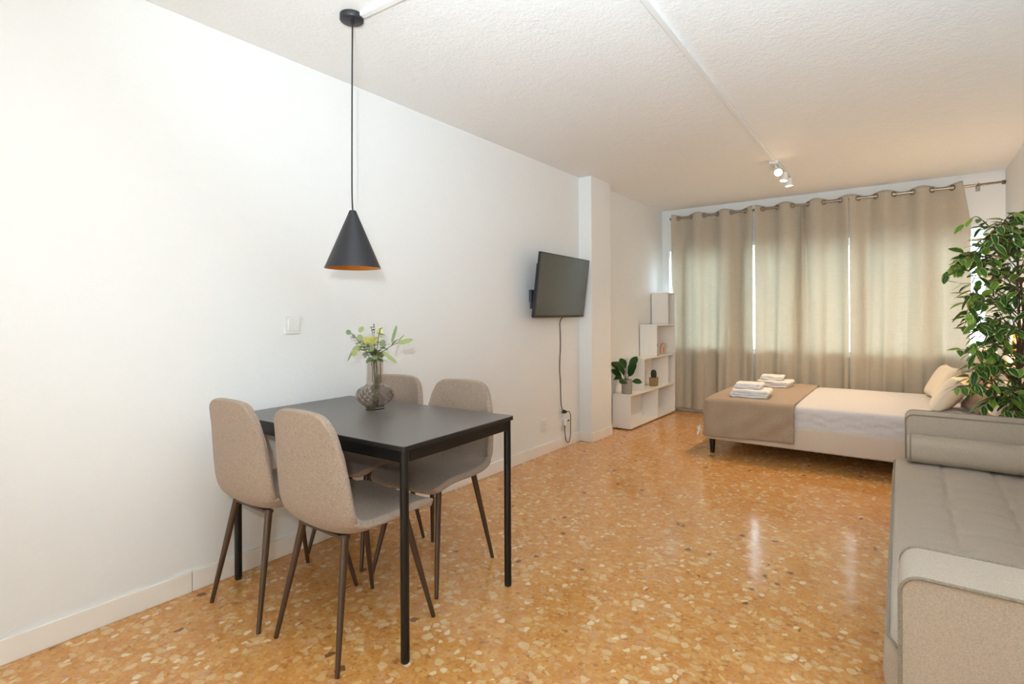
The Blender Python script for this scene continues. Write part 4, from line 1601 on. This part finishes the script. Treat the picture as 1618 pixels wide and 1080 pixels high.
bkg.tube(trunk2, 0.006, 8)


def trunk_at(z):
    for a, b in zip(trunk, trunk[1:]):
        if a.z <= z <= b.z:
            return a.lerp(b, (z - a.z) / (b.z - a.z))
    return trunk[-1]


def sprout(start, tip, leaf_n, leaf_l=0.080, sub=True):
    mid = start.lerp(tip, 0.5) + Vector((0, 0, 0.05))
    path = smooth_path([start, mid, tip], 8)
    L = len(path)
    bkg.tube(path, [0.0035 * (1 - 0.7 * i / (L - 1)) for i in range(L)], 6)
    for i in range(leaf_n):
        t = 0.28 + 0.72 * (i + 0.5) / leaf_n
        k = min(L - 2, int(t * (L - 1)))
        p = path[k].lerp(path[k + 1], t * (L - 1) - k)
        ax = (path[k + 1] - path[k]).normalized()
        side = ax.cross(Vector((0, 0, 1)))
        if side.length < 0.1:
            side = Vector((1, 0, 0))
        side.normalize()
        s = 1 if i % 2 else -1
        d = ax * random.uniform(0.3, 0.9) + side * s * random.uniform(0.4, 1.0) + Vector((0, 0, random.uniform(-0.75, 0.25)))
        d.normalize()
        pet = p + d * 0.010
        if TRX + (pet + d * leaf_l).x > 0.695:
            continue
        bkg.tube([p, pet], 0.0007, 4)
        up = Vector((random.uniform(-0.5, 0.5), random.uniform(-0.5, 0.5), 1))
        tint = random.random() ** 1.7
        lvg.leaf(pet, d, up, leaf_l * random.uniform(0.75, 1.2), leaf_l * random.uniform(0.42, 0.54), random.uniform(0.05, 0.22), random.uniform(0.0, 0.35), tint, 0)
    if sub:
        for q in (0.5, 0.8):
            k = int(q * (L - 1))
            d = Vector((random.uniform(-1, 1), random.uniform(-1, 1), random.uniform(-0.5, 0.4))).normalized()
            t2 = path[k] + d * random.uniform(0.08, 0.14)
            if TRX + t2.x < 0.66:
                sprout(path[k], t2, 5, leaf_l, False)


# crown radius by height
crown = [(0.70, 0.20), (0.80, 0.33), (0.95, 0.32), (1.10, 0.27), (1.25, 0.26), (1.40, 0.30), (1.55, 0.27), (1.66, 0.18), (1.72, 0.10)]
for k in range(38):
    z = 0.70 + 1.0 * ((k + 0.5) / 38)
    a = k * 2.39996 + random.uniform(-0.3, 0.3)
    r = lerp_table(crown, z) * random.uniform(0.7, 1.0)
    tip = Vector((cos(a) * r, sin(a) * r, z))
    if TRX + tip.x > 0.66:
        tip.x = 0.66 - TRX
    start = trunk_at(max(0.62, z - 0.10 - 0.1 * random.random()))
    sprout(start, tip, 9)
# branches that give the crown its outline
for lx, z in ((0.40, 1.50), (0.37, 1.44), (0.33, 1.52), (0.22, 1.69), (0.08, 1.70), (0.24, 1.60), (0.29, 1.18), (0.30, 1.10), (0.33, 0.98), (0.36, 0.77), (0.31, 0.90), (0.20, 0.66), (0.10, 0.62), (0.27, 1.30), (0.05, 0.60)):
    start = trunk_at(max(0.66, z - 0.12))
    sprout(start, Lc * lx + Bk * random.uniform(-0.08, 0.05) + Vector((0, 0, z)), 11, 0.082)
bkg.build('trunk_and_branches', 'bark', tr)
lvg.build('foliage', 'ficus', tr)

# ------------------------------------------------------------------ rattan wall lamp over the bed head
wlx, wly, wlz = 0.60, 5.42, 1.02
wlm = thing('rattan_wall_lamp', 'glowing yellow rattan lamp on the right wall above the bed head, behind the leaves', 'lamp', (XR, wly, wlz))
G().box(-0.016, -0.0005, -0.05, 0.05, -0.06, 0.06).build('wall_plate', 'brown_wood', wlm, bevel=0.004)
rs = G()
for k in range(34):
    a = pi * (0.02 + 0.96 * k / 33)
    rs.tube([(-0.020 - 0.03 * sin(a), -0.035 * cos(a), 0.075), (-0.02 - 0.075 * sin(a), -0.11 * cos(a), 0.0), (-0.02 - 0.085 * sin(a), -0.165 * cos(a), -0.10)], 0.0046, 5)
for z_, ry, rx in ((0.075, 0.035, 0.03), (0.03, 0.085, 0.06), (-0.02, 0.125, 0.078), (-0.06, 0.148, 0.084), (-0.10, 0.165, 0.085)):
    rs.tube([(-0.02 - rx * sin(pi * k / 20), -ry * cos(pi * k / 20), z_) for k in range(21)], 0.0032, 6)
rs.build('rattan_shade', 'rattan', wlm)
G().lathe([(0, -0.03), (0.016, -0.024), (0.024, 0.0), (0.016, 0.026), (0.008, 0.04), (0, 0.041)], 20, (-0.045, 0, -0.02)).build('bulb', 'glow_lamp', wlm)
point_light('wall_lamp_light', (XR - 0.13, wly, wlz - 0.03), 17, (1.0, 0.66, 0.36), 0.03)
